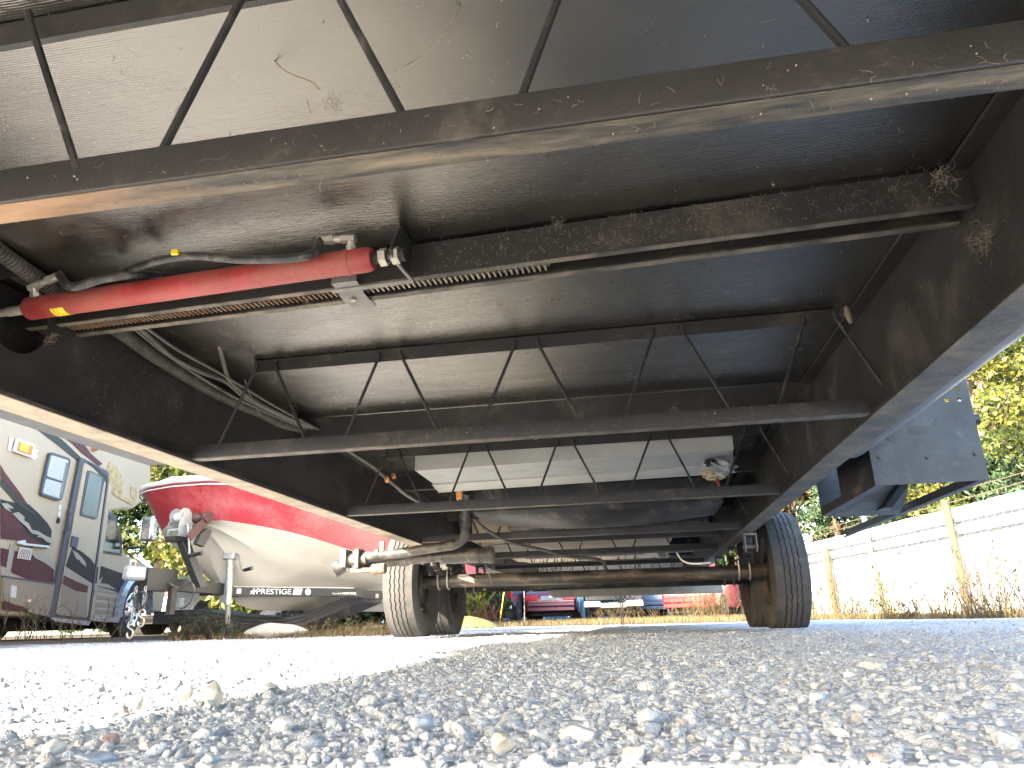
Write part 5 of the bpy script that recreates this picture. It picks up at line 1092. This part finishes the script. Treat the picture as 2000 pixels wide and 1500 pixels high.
car('parked_car', 'slate blue car between the chrome bumper and the red hatchback', place(1272, YC + 4.5), YC + 4.5, R(-8), 'car_blue', 'suv', W=1.8)
car('parked_car', 'silver hatchback with a pink tail light seen below the boat trailer coupler', place(300, 13.5) - .35, 13.5, R(-14), 'silver', 'sedan', W=1.7)
car('parked_car', 'dark blue car far behind the boat trailer jack', place(405, 17), 17, R(-10), 'car_dark', 'sedan', W=1.7)
def van(name, label, x, y, rz):
    t = thing(name, label, 'van', (x, y, float(ground_z(x, y))), rz); m = MB(); m.prism([(-.95, a, b) for a, b in ((0, .35), (0, 2.0), (.15, 2.15), (4.0, 2.1), (4.7, 1.2), (5.3, 1.05), (5.35, .4))], (1.9, 0, 0)); m.build('body', 'white_plastic', t, world=False, smooth=35, bevel=.06)
    for sg in (-1, 1):
        for wy in (1.0, 4.2): simple_wheel(t, (sg * .96, wy, .34), .34, .2, 'silver', sg, ns=16)
        m = MB(); m.box((sg * .8 - .08, -.03, .7), (sg * .8 + .08, .02, 1.2)); m.build('tail_light', 'amber', t, world=False, bevel=.02)
    m = MB(); m.box((-.7, -.02, 1.25), (.7, -.002, 1.8)); m.build('rear_window', 'glass_dark', t, world=False, smooth=0); m = MB(); m.box((-.95, -.1, .38), (.95, -.002, .52)); m.build('bumper', 'chrome', t, world=False, bevel=.02); return t
van('white_van', 'white van far behind the boat trailer tongue', place(372, 18.5), 18.5, R(6))
van('white_van', 'white van far behind the black liner, right of the jack', place(470, 19.5), 19.5, R(-4))
# yellow tarp heap behind the left wheels
tx = place(915, 15); m = MB(); rr = random.Random(5); n1 = 14; vs = []
for i in range(n1 + 1):
    for j in range(n1 + 1):
        u, v = i / n1, j / n1; hgt = .30 * math.sin(math.pi * u) ** .6 * math.sin(math.pi * v) ** .6 * (1 - .6 * u); vs.append((tx - .55 + 1.1 * u, 15 + .9 * v, .03 + hgt + rr.uniform(-.015, .015)))
m.add(vs, [(i * (n1 + 1) + j, i * (n1 + 1) + j + 1, (i + 1) * (n1 + 1) + j + 1, (i + 1) * (n1 + 1) + j) for i in range(n1) for j in range(n1)]); tag(m.build('tarp', 'tarp', None, smooth=30), 'yellow tarp heap on the ground just right of the left trailer wheels', 'tarp')
# yellow marker stake, wooden bits
m = MB(); x_ = place(977, 20); m.tube([(x_ - .03, 20, .05), (x_ + .12, 20, .95)], .015, 6); tag(m.build('marker_stake', 'yellow', None), 'thin leaning yellow stake in front of the dark pickup', 'stake')
m = MB(); x_ = place(1024, 21); m.tube([(x_, 21, .05), (x_ + .02, 21, 1.2)], .02, 6); tag(m.build('wooden_stake', 'rust_tan', None), 'thin wooden stake left of the maroon sedan', 'stake')
# ------------------------------------------------------------------ blue sheet-metal fence at the back
MAT['blue_sheet'] = M('blue_painted_sheet', (.05, .13, .21), .45, .1, .12, 3, dust=.15, dscale=3); 
bf = thing('blue_fence', 'light blue ribbed sheet metal fence behind the parked cars', 'fence', (-2, 31.5, 0))
def ribbed(x0, y0, x1, y1, z0, z1, depth, pitch, name, mat, parent):
    d = Vector((x1 - x0, y1 - y0, 0)); L = d.length; d = d.normalized(); n = Vector((d.y, -d.x, 0)); k = max(2, int(L / pitch)); pts = []
    for i in range(k): a = i * L / k; q = L / k; pts += [(a, 0), (a + q * .45, 0), (a + q * .55, depth), (a + q * .9, depth)]
    pts.append((L, 0)); m = MB(); vs = []
    for z in (z0, z1): vs += [(x0 + d.x * a + n.x * o, y0 + d.y * a + n.y * o, z) for a, o in pts]
    K = len(pts); m.add(vs, [(i, i + 1, K + i + 1, K + i) for i in range(K - 1)]); return m.build(name, mat, parent, smooth=0)
for k in range(20):
    x0 = -14 + k * 1.12; ribbed(x0, 31.5 - .012 * k, x0 + 1.1, 31.5 - .012 * (k + 1), .22 + random.uniform(-.03, .03), 2.0, .03, .16, 'fence_panel', 'blue_sheet', bf)
m = MB(); m.box((-14, 31.55, .15), (8, 31.62, .30)); m.box((-14, 31.55, 1.5), (8, 31.62, 1.6)); m.build('fence_rail', 'galv', bf, smooth=0)
# ------------------------------------------------------------------ white metal fence on the right
FS = 1.30
F0 = np.array([4.49, 13.0]) * FS; FU = np.array([-.2, .98]) / np.hypot(.2, .98)
def fpt(s, z, out=0): p = F0 + FU * s * FS - np.array([FU[1], -FU[0]]) * out; return (float(p[0]), float(p[1]), CAM_H + (z - CAM_H) * FS)
MAT['fence_white'] = M('white_fence_sheet', (.55, .55, .53), .4, .1, .06, 1.2, dust=.12, dscale=1.5); MAT['post_galv'] = M('weathered_galvanised_post', (.12, .135, .135), .5, .1, .2, 20, dust=.15); MAT['post_wood'] = M('weathered_wood_post', (.075, .055, .028), .8, 0, .25, 9, stretch=(1, 1, .15))
wf_ = thing('metal_fence', 'long white sheet metal fence with grey posts and strands of wire along the right side', 'fence', (float(F0[0]), float(F0[1]), 0))
s = -9.0; pw = .86
while s < 3.4:
    a, b = fpt(s, 0), fpt(s + pw - .012, 0); jz = random.uniform(-.012, .012)
    ribbed(a[0], a[1], b[0], b[1], -.05, fpt(0, 1.56 + jz)[2], -.018, .2, 'fence_panel', 'fence_white', wf_); s += pw
for s0, pw_, z1 in ((3.45, 1.0, 1.43), (4.47, 1.0, 1.43), (5.5, 1.4, 1.43), (6.95, 1.4, 1.43), (8.4, 1.5, 1.43), (9.95, 1.5, 1.43)):
    a, b = fpt(s0, 0), fpt(s0 + pw_ - .012, 0); ribbed(a[0], a[1], b[0], b[1], -.05, fpt(0, z1)[2], -.018, .2, 'fence_panel', 'galv' if s0 < 5 else 'fence_white', wf_)
for z in (1.34, 1.16):
    m = MB(); a, b = Vector(fpt(-9, z, .11)), Vector(fpt(11, z, .11)); n_ = Vector((FU[1], -FU[0], 0)) * .03
    m.hexa([a, b, b + n_, a + n_], [a + Vector((0, 0, .07)), b + Vector((0, 0, .07)), b + n_ + Vector((0, 0, .07)), a + n_ + Vector((0, 0, .07))]); m.build('fence_rail', 'post_galv', wf_, smooth=0)
for s0, top, mt, r in ((2.58, 1.36, 'post_wood', .06), (.9, 1.80, 'post_galv', .05), (-1.45, 1.66, 'post_wood', .055), (-3.6, 1.72, 'post_galv', .05), (-5.8, 1.72, 'post_galv', .05), (4.4, 1.5, 'post_galv', .05), (6.9, 1.5, 'post_galv', .05)):
    m = MB(); a, b = fpt(s0, -.02, .20), fpt(s0, top, .20); m.tube([a, b], r * FS, 12); m.build('fence_post', mt, wf_)
for z, dz in ((1.74, .0), (1.63, .02)):
    m = MB(); m.tube([fpt(s0, z + dz * math.sin(s0), .20) for s0 in np.linspace(-9, 4.5, 28)], .009, 5); m.build('wire_strand', 'post_wood', wf_)
# ------------------------------------------------------------------ trees
def leaves(m_v, m_f, tints, pos, size, rng, flat=.5):
    n = len(pos); d = rng.normal(0, 1, (n, 3)); d /= np.linalg.norm(d, axis=1, keepdims=True); e = rng.normal(0, 1, (n, 3)); e -= d * (d * e).sum(1, keepdims=True); e /= np.linalg.norm(e, axis=1, keepdims=True)
    s = size * rng.uniform(.6, 1.4, (n, 1)); w = s * flat
    quads = np.stack([pos - d * s, pos + e * w, pos + d * s, pos - e * w], 1).reshape(-1, 3); return quads
def foliage(name, quads, tint, mat, parent):
    me = bpy.data.meshes.new(name); n = len(quads) // 4; off = parent.location
    q = quads - np.array([off.x, off.y, off.z]) if parent is not None else quads
    me.vertices.add(n * 4); me.vertices.foreach_set('co', q.astype(np.float32).ravel()); me.loops.add(n * 4); me.loops.foreach_set('vertex_index', np.arange(n * 4, dtype=np.int32)); me.polygons.add(n); me.polygons.foreach_set('loop_start', np.arange(0, n * 4, 4, dtype=np.int32)); me.update(calc_edges=True)
    a = me.attributes.new('tint', 'FLOAT', 'POINT'); a.data.foreach_set('value', np.repeat(tint, 4).astype(np.float32)); me.materials.append(MAT[mat]); o = bpy.data.objects.new(name, me); C.objects.link(o); o.parent = parent; return o
def tree(name, label, x, y, h, rad, mat, seed, n=5000, leaf=.11, z0=.12, conifer=False, group=None, bare=False):
    rng = np.random.default_rng(seed); rr = random.Random(seed); t = thing(name, label, 'tree', (x, y, 0), group=group); base = Vector((x, y, -.1))
    m = MB(); lean = Vector((rr.uniform(-.06, .06), rr.uniform(-.06, .06), 1)); top = base + lean * h * .92; m.tube([base, base + lean * h * .3 + Vector((rr.uniform(-.1, .1), 0, 0)), base + lean * h * .62, top], [h * .022 + .05, h * .016 + .03, h * .01 + .015, .012], 8)
    cl = []
    nb = 34 if not conifer else 60
    for k in range(nb):
        f = rr.uniform(z0, 1); a = rr.uniform(0, 6.28)
        if conifer: rk = rad * (1 - f) ** .8 * rr.uniform(.5, 1.0) + .15
        else: rk = rad * math.sin(math.pi * min(max((f - z0 + .1) / (1.12 - z0), .05), .98)) ** .6 * rr.uniform(.3, 1.0)
        p0 = base + lean * h * max(.08, f * .8 - .05 if not conifer else f); p1 = base + lean * h * f + Vector((math.cos(a) * rk, math.sin(a) * rk, rk * (.15 if conifer else .25) * rr.uniform(-1, 1)))
        m.tube([p0, p0.lerp(p1, .5) + Vector((0, 0, .06 * rk)), p1], [h * .005 + .01, h * .003 + .006, .004], 5, caps=False)
        if bare:
            for _ in range(4): q = p0.lerp(p1, rr.uniform(.4, 1)); m.tube([q, q + Vector((rr.uniform(-.3, .3), rr.uniform(-.3, .3), rr.uniform(-.1, .4)))], .005, 3, caps=False)
        cl.append((np.array(p1), rad * rr.uniform(.16, .30), rr.uniform(-.22, .22)))
        if not conifer: cl.append((np.array(p0.lerp(p1, .6)), rad * rr.uniform(.14, .24), rr.uniform(-.25, .15)))
        else: cl.append((np.array(p0.lerp(p1, .55)), rad * rr.uniform(.14, .22), rr.uniform(-.25, .05)))
    m.build('trunk', 'bark', t)
    per = n // len(cl); P_, T_ = [], []
    for c, r, dt in cl:
        q = rng.normal(0, 1, (per, 3)); q /= np.linalg.norm(q, axis=1, keepdims=True); q *= (rng.uniform(.2, 1, (per, 1)) ** .5) * r; q[:, 2] *= .7
        P_.append(c + q); T_.append(np.clip(.48 + dt + rng.normal(0, .16, per), 0, 1))
    P_ = np.concatenate(P_); T_ = np.concatenate(T_); ok = P_[:, 2] > .15
    foliage('crown', leaves(None, None, None, P_[ok], leaf, rng, .22 if conifer else .5), T_[ok], mat, t); return t
def rt(px, y): return float(at_y(px, 1200, y)[0])
tree('broadleaf_tree', 'tall yellow autumn tree beyond the white fence at the right edge', 9.3, 19.5, 10, 3.2, 'leaf_yellow', 1, 16000, .085)
tree('broadleaf_tree', 'yellow leaved tree with bare twigs behind the pine at the right edge', 11.5, 24, 11, 3.6, 'leaf_yellow', 12, 12000, .10, bare=True)
tree('pine_tree', 'light green pine beside the folded entry step, beyond the fence', 8.1, 21.5, 8.6, 2.0, 'needle', 2, 16000, .10, conifer=True)
tree('pine_tree', 'dark pine rising above the white fence further back', 9.8, 27, 9, 2.8, 'needle', 3, 14000, .13, conifer=True)
tree('broadleaf_tree', 'rusty brown bush-like tree right behind the right trailer tyre', 5.6, 25.5, 5.2, 1.6, 'leaf_brown', 4, 8000, .08, bare=True)
tree('pine_tree', 'bright green pine just right of the right trailer tyre', 6.3, 24.0, 4.6, 1.6, 'needle', 5, 10000, .09, conifer=True)
tree('broadleaf_tree', 'broad green tree behind the light green pine', 11.5, 30, 10, 4.0, 'leaf_green', 6, 12000, .16)
tree('broadleaf_tree', 'green tree far behind the right tyre', 6.0, 34, 8, 3.4, 'leaf_green', 7, 9000, .16)
tree('broadleaf_tree', 'brown leaved tree with bare branches behind the fence top', 10.2, 22.3, 5.4, 1.8, 'leaf_brown', 8, 6000, .09, bare=True)
tree('pine_tree', 'low dark evergreen just above the fence at the right edge', 8.6, 19.0, 4.2, 1.5, 'needle', 9, 9000, .10, conifer=True)
tree('broadleaf_tree', 'green tree standing behind the bow of the red boat', -9.3, 16.5, 8.5, 2.8, 'leaf_green', 21, 14000, .11)
tree('broadleaf_tree', 'yellow leaved shrub tree between the motorhome mirror and the boat', -7.4, 13.8, 3.4, 1.5, 'leaf_yellow', 22, 9000, .065, z0=.2, bare=True)
tree('broadleaf_tree', 'yellow green tree behind the motorhome cab', -10.0, 15.5, 5.2, 2.0, 'leaf_yellow', 23, 9000, .08, bare=True)
tree('broadleaf_tree', 'brown leaved tree behind the motorhome cab and the boat', -8.7, 17.5, 4.8, 1.9, 'leaf_brown', 24, 9000, .08, bare=True)
tree('broadleaf_tree', 'big dark green tree farthest back on the left', -13.5, 22, 10, 4.2, 'leaf_green', 25, 12000, .16)
tree('broadleaf_tree', 'dense green tree behind the red topside of the boat', -5.6, 21.5, 7.5, 3.2, 'leaf_green', 26, 12000, .13)
tree('broadleaf_tree', 'brown and green tree filling the gap behind the motorhome mirror', -10.2, 19.0, 6.5, 2.6, 'leaf_brown', 31, 16000, .11, z0=.03)
tree('broadleaf_tree', 'low dark green bush tree behind the cab and the boat bow', -8.6, 20.5, 4.6, 2.6, 'leaf_green', 32, 16000, .11, z0=.02)
tree('broadleaf_tree', 'leafy green tree left of the boat, above the motorhome hood', -12.6, 18.0, 8.5, 3.0, 'leaf_green', 33, 14000, .12, z0=.03)
tree('broadleaf_tree', 'green bush tree seen between the jack and the black liner', -5.8, 24.0, 3.6, 2.4, 'leaf_green', 34, 9000, .11, z0=.03)
for i, (x, y, h, r_, mt) in enumerate(((-12, 40, 12, 5, 'leaf_green'), (-4, 41, 11, 5, 'leaf_green'), (4, 42, 12, 5, 'leaf_yellow'), (13, 40, 13, 5.5, 'leaf_green'), (20, 34, 13, 5.5, 'leaf_yellow'), (16, 26, 13, 4.5, 'leaf_green'), (-22, 32, 12, 5, 'leaf_green'), (-19, 18, 11, 4.5, 'leaf_green'))):
    tree('broadleaf_tree', 'tree of the wood behind the yard, seen through gaps', x, y, h, r_, mt, 40 + i, 6000, .24, group='trees of the wood behind the yard')
# ------------------------------------------------------------------ weeds and dry grass
def weed_mesh(x, y, h, seed, spread=.25, stalks=7, leafy=.5, leaf=.02):
    rng = np.random.default_rng(seed); gz = float(ground_z(x, y)); Q, T = [], []
    def strip(p, q, w):
        d = q - p; s_ = np.cross(d, np.array([rng.normal(), rng.normal(), .2])); s_ = s_ / (np.linalg.norm(s_) + 1e-9) * w; Q.extend([p - s_, p + s_, q + s_ * .6, q - s_ * .6]); s2 = np.cross(d, s_); s2 = s2 / (np.linalg.norm(s2) + 1e-9) * w; Q.extend([p - s2, p + s2, q + s2 * .6, q - s2 * .6])
    for k in range(stalks):
        p = np.array([x + rng.normal(0, spread * .3), y + rng.normal(0, spread * .3), gz]); hh = h * rng.uniform(.5, 1.05); d = np.array([rng.normal(0, .22), rng.normal(0, .22), 1.0]); tt = rng.uniform(.25, .85); n = 5
        for i in range(n):
            q = p + d * hh / n; strip(p, q, h * .006 * (1 - i / 7) + .0016); T += [tt, tt]
            if rng.uniform() < leafy:
                for _ in range(3):
                    c = p + (q - p) * rng.uniform(); e = np.array([rng.normal(), rng.normal(), rng.normal(.3, .6)]); e /= np.linalg.norm(e); f_ = np.cross(e, [0, 0, 1]) * .4; L_ = leaf * rng.uniform(.5, 1.6); Q.extend([c, c + (e + f_) * L_, c + e * 2 * L_, c + (e - f_) * L_]); T.append(np.clip(tt + rng.normal(0, .2), 0, 1))
            if i > 0 and rng.uniform() < .6:
                e = d + np.array([rng.normal(0, .6), rng.normal(0, .6), .1]); b = q + e * hh * .16; strip(q, b, h * .0025 + .0008); T += [tt, tt]
            d = d + np.array([rng.normal(0, .2), rng.normal(0, .2), -.06]); p = q
    return np.array(Q), np.array(T)
def weed(label, x, y, h, seed, mat='straw', group=None, **k):
    Q, T = weed_mesh(x, y, h, seed, **k); e = Vector((x, y, float(ground_z(x, y))))
    class _P: location = e
    me = bpy.data.meshes.new('weed'); n = len(Q) // 4; q = Q - np.array(e); me.vertices.add(n * 4); me.vertices.foreach_set('co', q.astype(np.float32).ravel()); me.loops.add(n * 4); me.loops.foreach_set('vertex_index', np.arange(n * 4, dtype=np.int32)); me.polygons.add(n); me.polygons.foreach_set('loop_start', np.arange(0, n * 4, 4, dtype=np.int32)); me.update(calc_edges=True)
    a = me.attributes.new('tint', 'FLOAT', 'POINT'); a.data.foreach_set('value', np.repeat(T, 4).astype(np.float32)); me.materials.append(MAT[mat]); o = bpy.data.objects.new('weed', me); C.objects.link(o); o.location = e
    return tag(o, label, 'weed', group)
rr = random.Random(11)
ZONES = ((-9, -2.4, 'at the right picture edge'), (-2.4, -1.6, 'right of taller tan post'), (-1.6, -.3, 'left of taller tan post'), (-.3, .75, 'right of the grey post'), (.75, 1.7, 'at the grey post'), (1.7, 2.75, 'at the short tan post'), (2.75, 9, 'beside the right tyre'))
for i in range(44):
    s = -3.3 + 6.5 * i / 43 + rr.uniform(-.08, .08); p = fpt(s, 0, .28 + rr.random() * .7); h_ = rr.choice((.45, .6, .75, .95, 1.25, 1.6, 1.9)); mt_ = rr.choice(('straw', 'straw', 'straw', 'straw_dark', 'leaf_yellow')); lf_ = rr.random() < .6
    zn = next(z[2] for z in ZONES if z[0] <= s < z[1]); hw = 'ankle high' if h_ < .5 else 'knee high' if h_ < .8 else 'waist high' if h_ < 1.4 else 'tall'; cw = {'straw': 'golden dry', 'straw_dark': 'dark brown dead', 'leaf_yellow': 'yellow green'}[mt_]
    weed(f"{hw} {cw} weed {'in leaf' if lf_ else 'with bare stalks'} by fence {zn}", p[0], p[1], h_, 300 + i, mt_, 'dry weeds along the white fence', spread=.5, stalks=7, leafy=.8 if lf_ else .2, leaf=.045)
for i, (px, y) in enumerate(((1880, 12.5), (1915, 12.8), (1945, 12.4), (1990, 12.6))): weed('dark dead branching weed before the white fence, ' + ('leftmost', 'second from left', 'third from left', 'rightmost')[i] + ' of four', float(at_y(px, 1205, y)[0]), y, .9, 360 + i, 'straw_dark', 'dark dead weeds by the white fence', spread=.5, stalks=9, leafy=.6, leaf=.03)
for i in range(18): 
    px = 15 + 250 * rr.random(); y = 6.0 + rr.random() * .8; weed('thin ' + ('pale dry' if i % 2 == 0 else 'dark dead') + ' stalk in gravel by the motorhome ' + ('wall left of its door' if px < 95 else 'door' if px < 170 else 'front wheel'), float(at_y(px, 1240, y)[0]), y, rr.uniform(.16, .5), 400 + i, 'straw' if i % 2 else 'straw_dark', 'thin dry stalks in front of the motorhome', spread=.2, stalks=3, leafy=.15, leaf=.012)
for i in range(16):
    px = 345 + 100 * rr.random(); y = 6.7 + rr.random() * .5; weed(('tangled dark brown weed' if i % 3 else 'leafy green weed') + ' left of the boat trailer jack, ' + ('right against the jack' if px > 415 else 'below the trailer plug' if px > 380 else 'near the safety chains'), float(at_y(px, 1235, y)[0]), y, rr.uniform(.16, .34), 430 + i, 'straw_dark' if i % 3 else 'leaf_green', 'tangled weeds left of the jack', spread=.35, stalks=9, leafy=.8, leaf=.02)
for i, px in enumerate((500, 520, 540, 620, 650, 690, 700)): y = 7.4; weed(('slim brown stalk above the left end of the sack', 'green leafy stalk behind the sack, nearer the jack', 'green leafy stalk behind the middle of the sack', 'brown stalk right of the sack before the black liner', 'tall brown stalk before the rising end of the liner', 'tallest brown stalk below the lettered trailer beam', 'brown stalk nearest the left trailer wheel')[i], float(at_y(px, 1225, y)[0]), y, (.24, .3, .2, .28, .36, .42, .3)[i], 460 + i, 'leaf_green' if i in (1, 2) else 'straw_dark', 'leafy stalks before the black liner', spread=.1, stalks=2, leafy=.6, leaf=.022)
for i in range(22):
    px = 590 + 160 * rr.random(); y = 6.5 + rr.random() * 1.6; weed('low dry straw tuft ' + ('beside the right end of the sack' if px < 640 else 'midway between the sack and the left wheels' if px < 700 else 'close to the left trailer wheels'), float(at_y(px, 1235, y)[0]), y, rr.uniform(.08, .2), 480 + i, 'straw', 'straw tufts between the sack and the wheels', spread=.4, stalks=10, leafy=.2, leaf=.015)
for i in range(12):
    px = 925 + 60 * rr.random(); y = 18 + rr.random() * 2; weed('red stemmed bare weed in front of the dark pickup ' + ('by the yellow tarp' if px < 940 else 'bumper' if px < 962 else 'near the yellow stake'), float(at_y(px, 1215, y)[0]), y, rr.uniform(.4, .75), 510 + i, 'red_stem', 'red stemmed weeds before the dark pickup', spread=.4, stalks=8, leafy=.1, leaf=.02)
for i in range(3): weed('green feathery weed beside the left trailer wheels, ' + ('nearest the wheels', 'the middle of three', 'farthest from the wheels')[i], float(at_y(925 + 8 * i, 1215, 19.5)[0]), 19.5, 1.15, 530 + i, 'leaf_yellow', 'green feathery weeds by the left wheels', spread=.5, stalks=14, leafy=.9, leaf=.03)
for i in range(7): px = 1345 + 70 * rr.random(); weed('round tangled straw bush in front of the red hatchback ' + ('wheel' if px < 1370 else 'rear corner' if px < 1395 else 'toward the right tyre'), float(at_y(px, 1205, 22)[0]), 22, rr.uniform(.7, 1.05), 540 + i, 'straw', 'straw bushes before the red hatchback', spread=1.0, stalks=26, leafy=.3, leaf=.03)
for i in range(9): px = 1150 + 140 * rr.random(); weed('bent straw weed ' + ('left of the chrome bumper' if px < 1165 else 'in front of the chrome bumper' if px < 1240 else 'before the slate blue car'), float(at_y(px, 1210, 22.5)[0]), 22.5, rr.uniform(.35, .7), 560 + i, 'straw', 'straw weeds before the chrome bumper', spread=.7, stalks=10, leafy=.3, leaf=.03)
# dry grass as one mass
def grass_mass(name, pts, h0, mat, seed):
    rng = np.random.default_rng(seed); Q, T = [], []
    n = len(pts); p = np.array(pts); hh = h0 * rng.uniform(.4, 1.2, n); d = np.stack([rng.normal(0, .35, n), rng.normal(0, .35, n), np.ones(n)], 1) * hh[:, None]; s = rng.normal(0, 1, (n, 3)); s[:, 2] = 0; s /= np.linalg.norm(s, axis=1, keepdims=True); s *= (.004 + .012 * hh[:, None]); mid = p + d * .6; tip = p + d + rng.normal(0, .15, (n, 3)) * hh[:, None] * np.array([1, 1, .3])
    q = np.concatenate([np.stack([p - s, p + s, mid + s * .7, mid - s * .7], 1).reshape(-1, 3), np.stack([mid - s * .7, mid + s * .7, tip + s * .1, tip - s * .1], 1).reshape(-1, 3)]); t = rng.uniform(.3, 1, n); e = bpy.data.objects.new('x', None)
    class _P: location = Vector((0, 0, 0))
    me = bpy.data.meshes.new(name); k = len(q) // 4; me.vertices.add(k * 4); me.vertices.foreach_set('co', q.astype(np.float32).ravel()); me.loops.add(k * 4); me.loops.foreach_set('vertex_index', np.arange(k * 4, dtype=np.int32)); me.polygons.add(k); me.polygons.foreach_set('loop_start', np.arange(0, k * 4, 4, dtype=np.int32)); me.update(calc_edges=True)
    a = me.attributes.new('tint', 'FLOAT', 'POINT'); a.data.foreach_set('value', np.repeat(np.concatenate([t, t]), 4).astype(np.float32)); me.materials.append(MAT[mat]); o = bpy.data.objects.new(name, me); C.objects.link(o); tag(o, None, None, kind='stuff'); bpy.data.objects.remove(e); return o
P_ = []
for _ in range(16000):
    y = rr.uniform(16.5, 24.2); x = rr.uniform(-7, 4.8); P_.append((x, y, float(ground_z(x, y))))
grass_mass('dry_grass', P_, .11, 'straw', 1)
P_ = []
for _ in range(7000):
    q = fpt(rr.uniform(-6, 4), 0, rr.uniform(.1, .95)); P_.append((q[0], q[1], float(ground_z(q[0], q[1]))))
grass_mass('dry_grass', P_, .15, 'straw', 2)
P_ = []
for _ in range(3500):
    y = rr.uniform(6.3, 11); x = float(at_y(rr.uniform(330, 780), 1230, y)[0]); P_.append((x, y, float(ground_z(x, y))))
grass_mass('dry_grass', P_, .06, 'straw', 3)
# ------------------------------------------------------------------ separate stones one can pick out
def rock(label, px, py, size, mat, seed, sq=(1, .8, .7), lift=.25):
    p = at_z(px, py, 0.0); z = float(ground_z(p[0], p[1])); p = at_z(px, py, z + .003); bm = bmesh.new(); q = random.Random(seed)
    for _ in range(18):
        d = Vector((q.gauss(0, 1), q.gauss(0, 1), q.gauss(0, 1))).normalized() * q.uniform(.43, .52); bm.verts.new((d.x * sq[0] * size, d.y * sq[1] * size, d.z * sq[2] * size))
    bmesh.ops.convex_hull(bm, input=bm.verts); bmesh.ops.delete(bm, geom=[v for v in bm.verts if not v.link_faces], context='VERTS'); bmesh.ops.bevel(bm, geom=list(bm.edges), offset=size * .035, segments=1, affect='EDGES')
    me = bpy.data.meshes.new('stone'); bm.to_mesh(me); bm.free(); me.materials.append(MAT[mat]); o = bpy.data.objects.new('stone', me); C.objects.link(o); o.location = (p[0], p[1], z + size * sq[2] * lift); o.rotation_euler = (q.uniform(-.2, .2), q.uniform(-.2, .2), q.uniform(0, 6)); return tag(o, label, 'stone')
rock('pointed tan stone standing at the edge of the shade, the left of two', 360, 1368, .026, 'rock_tan', 1, (.8, .7, 1.1), .4)
rock('upright pale tan stone at the edge of the shade, the right of two', 415, 1378, .030, 'rock_tan', 2, (.8, .7, 1.15), .4)
rock('small pointed brown stone left of the two upright tan stones', 267, 1385, .018, 'rock_tan', 3, (.7, .7, 1.2), .4)
rock('dark brown stone at the shade edge left of the pointed stones', 235, 1390, .020, 'rock_red', 4)
rock('long flat pale stone on the shade edge', 525, 1352, .042, 'rock_pale', 5, (1.3, .7, .5))
rock('reddish brown stone lying in the shade at the lower left', 215, 1447, .018, 'rock_red', 6)
rock('rounded pale stone beside the reddish one at the lower left', 105, 1465, .022, 'rock_pale', 7)
rock('blue grey and cream stone in the shaded gravel near the bottom', 828, 1418, .026, 'rock_blue', 8)
rock('tan stone at the bottom edge, left of the middle', 985, 1460, .024, 'rock_tan', 9)
rock('broad pale stone at the bottom right of the middle', 1130, 1435, .024, 'rock_pale', 10, (1.2, .8, .6))
rock('large pale grey block in the shaded gravel right of the middle', 1268, 1410, .025, 'rock_grey', 11, (1, .8, .8))
rock('round cream stone catching the sun at the bottom edge', 1235, 1478, .016, 'rock_pale', 12, (1, 1, .9))
rock('flat dark blue stone at the lower left', 190, 1480, .024, 'rock_blue', 13, (1.4, .8, .4))
rock('pale blue stone in the shaded gravel on the right', 1598, 1365, .022, 'rock_blue', 14)
rock('cream stone in the shade left of the trailer centre', 550, 1420, .024, 'rock_pale', 15)
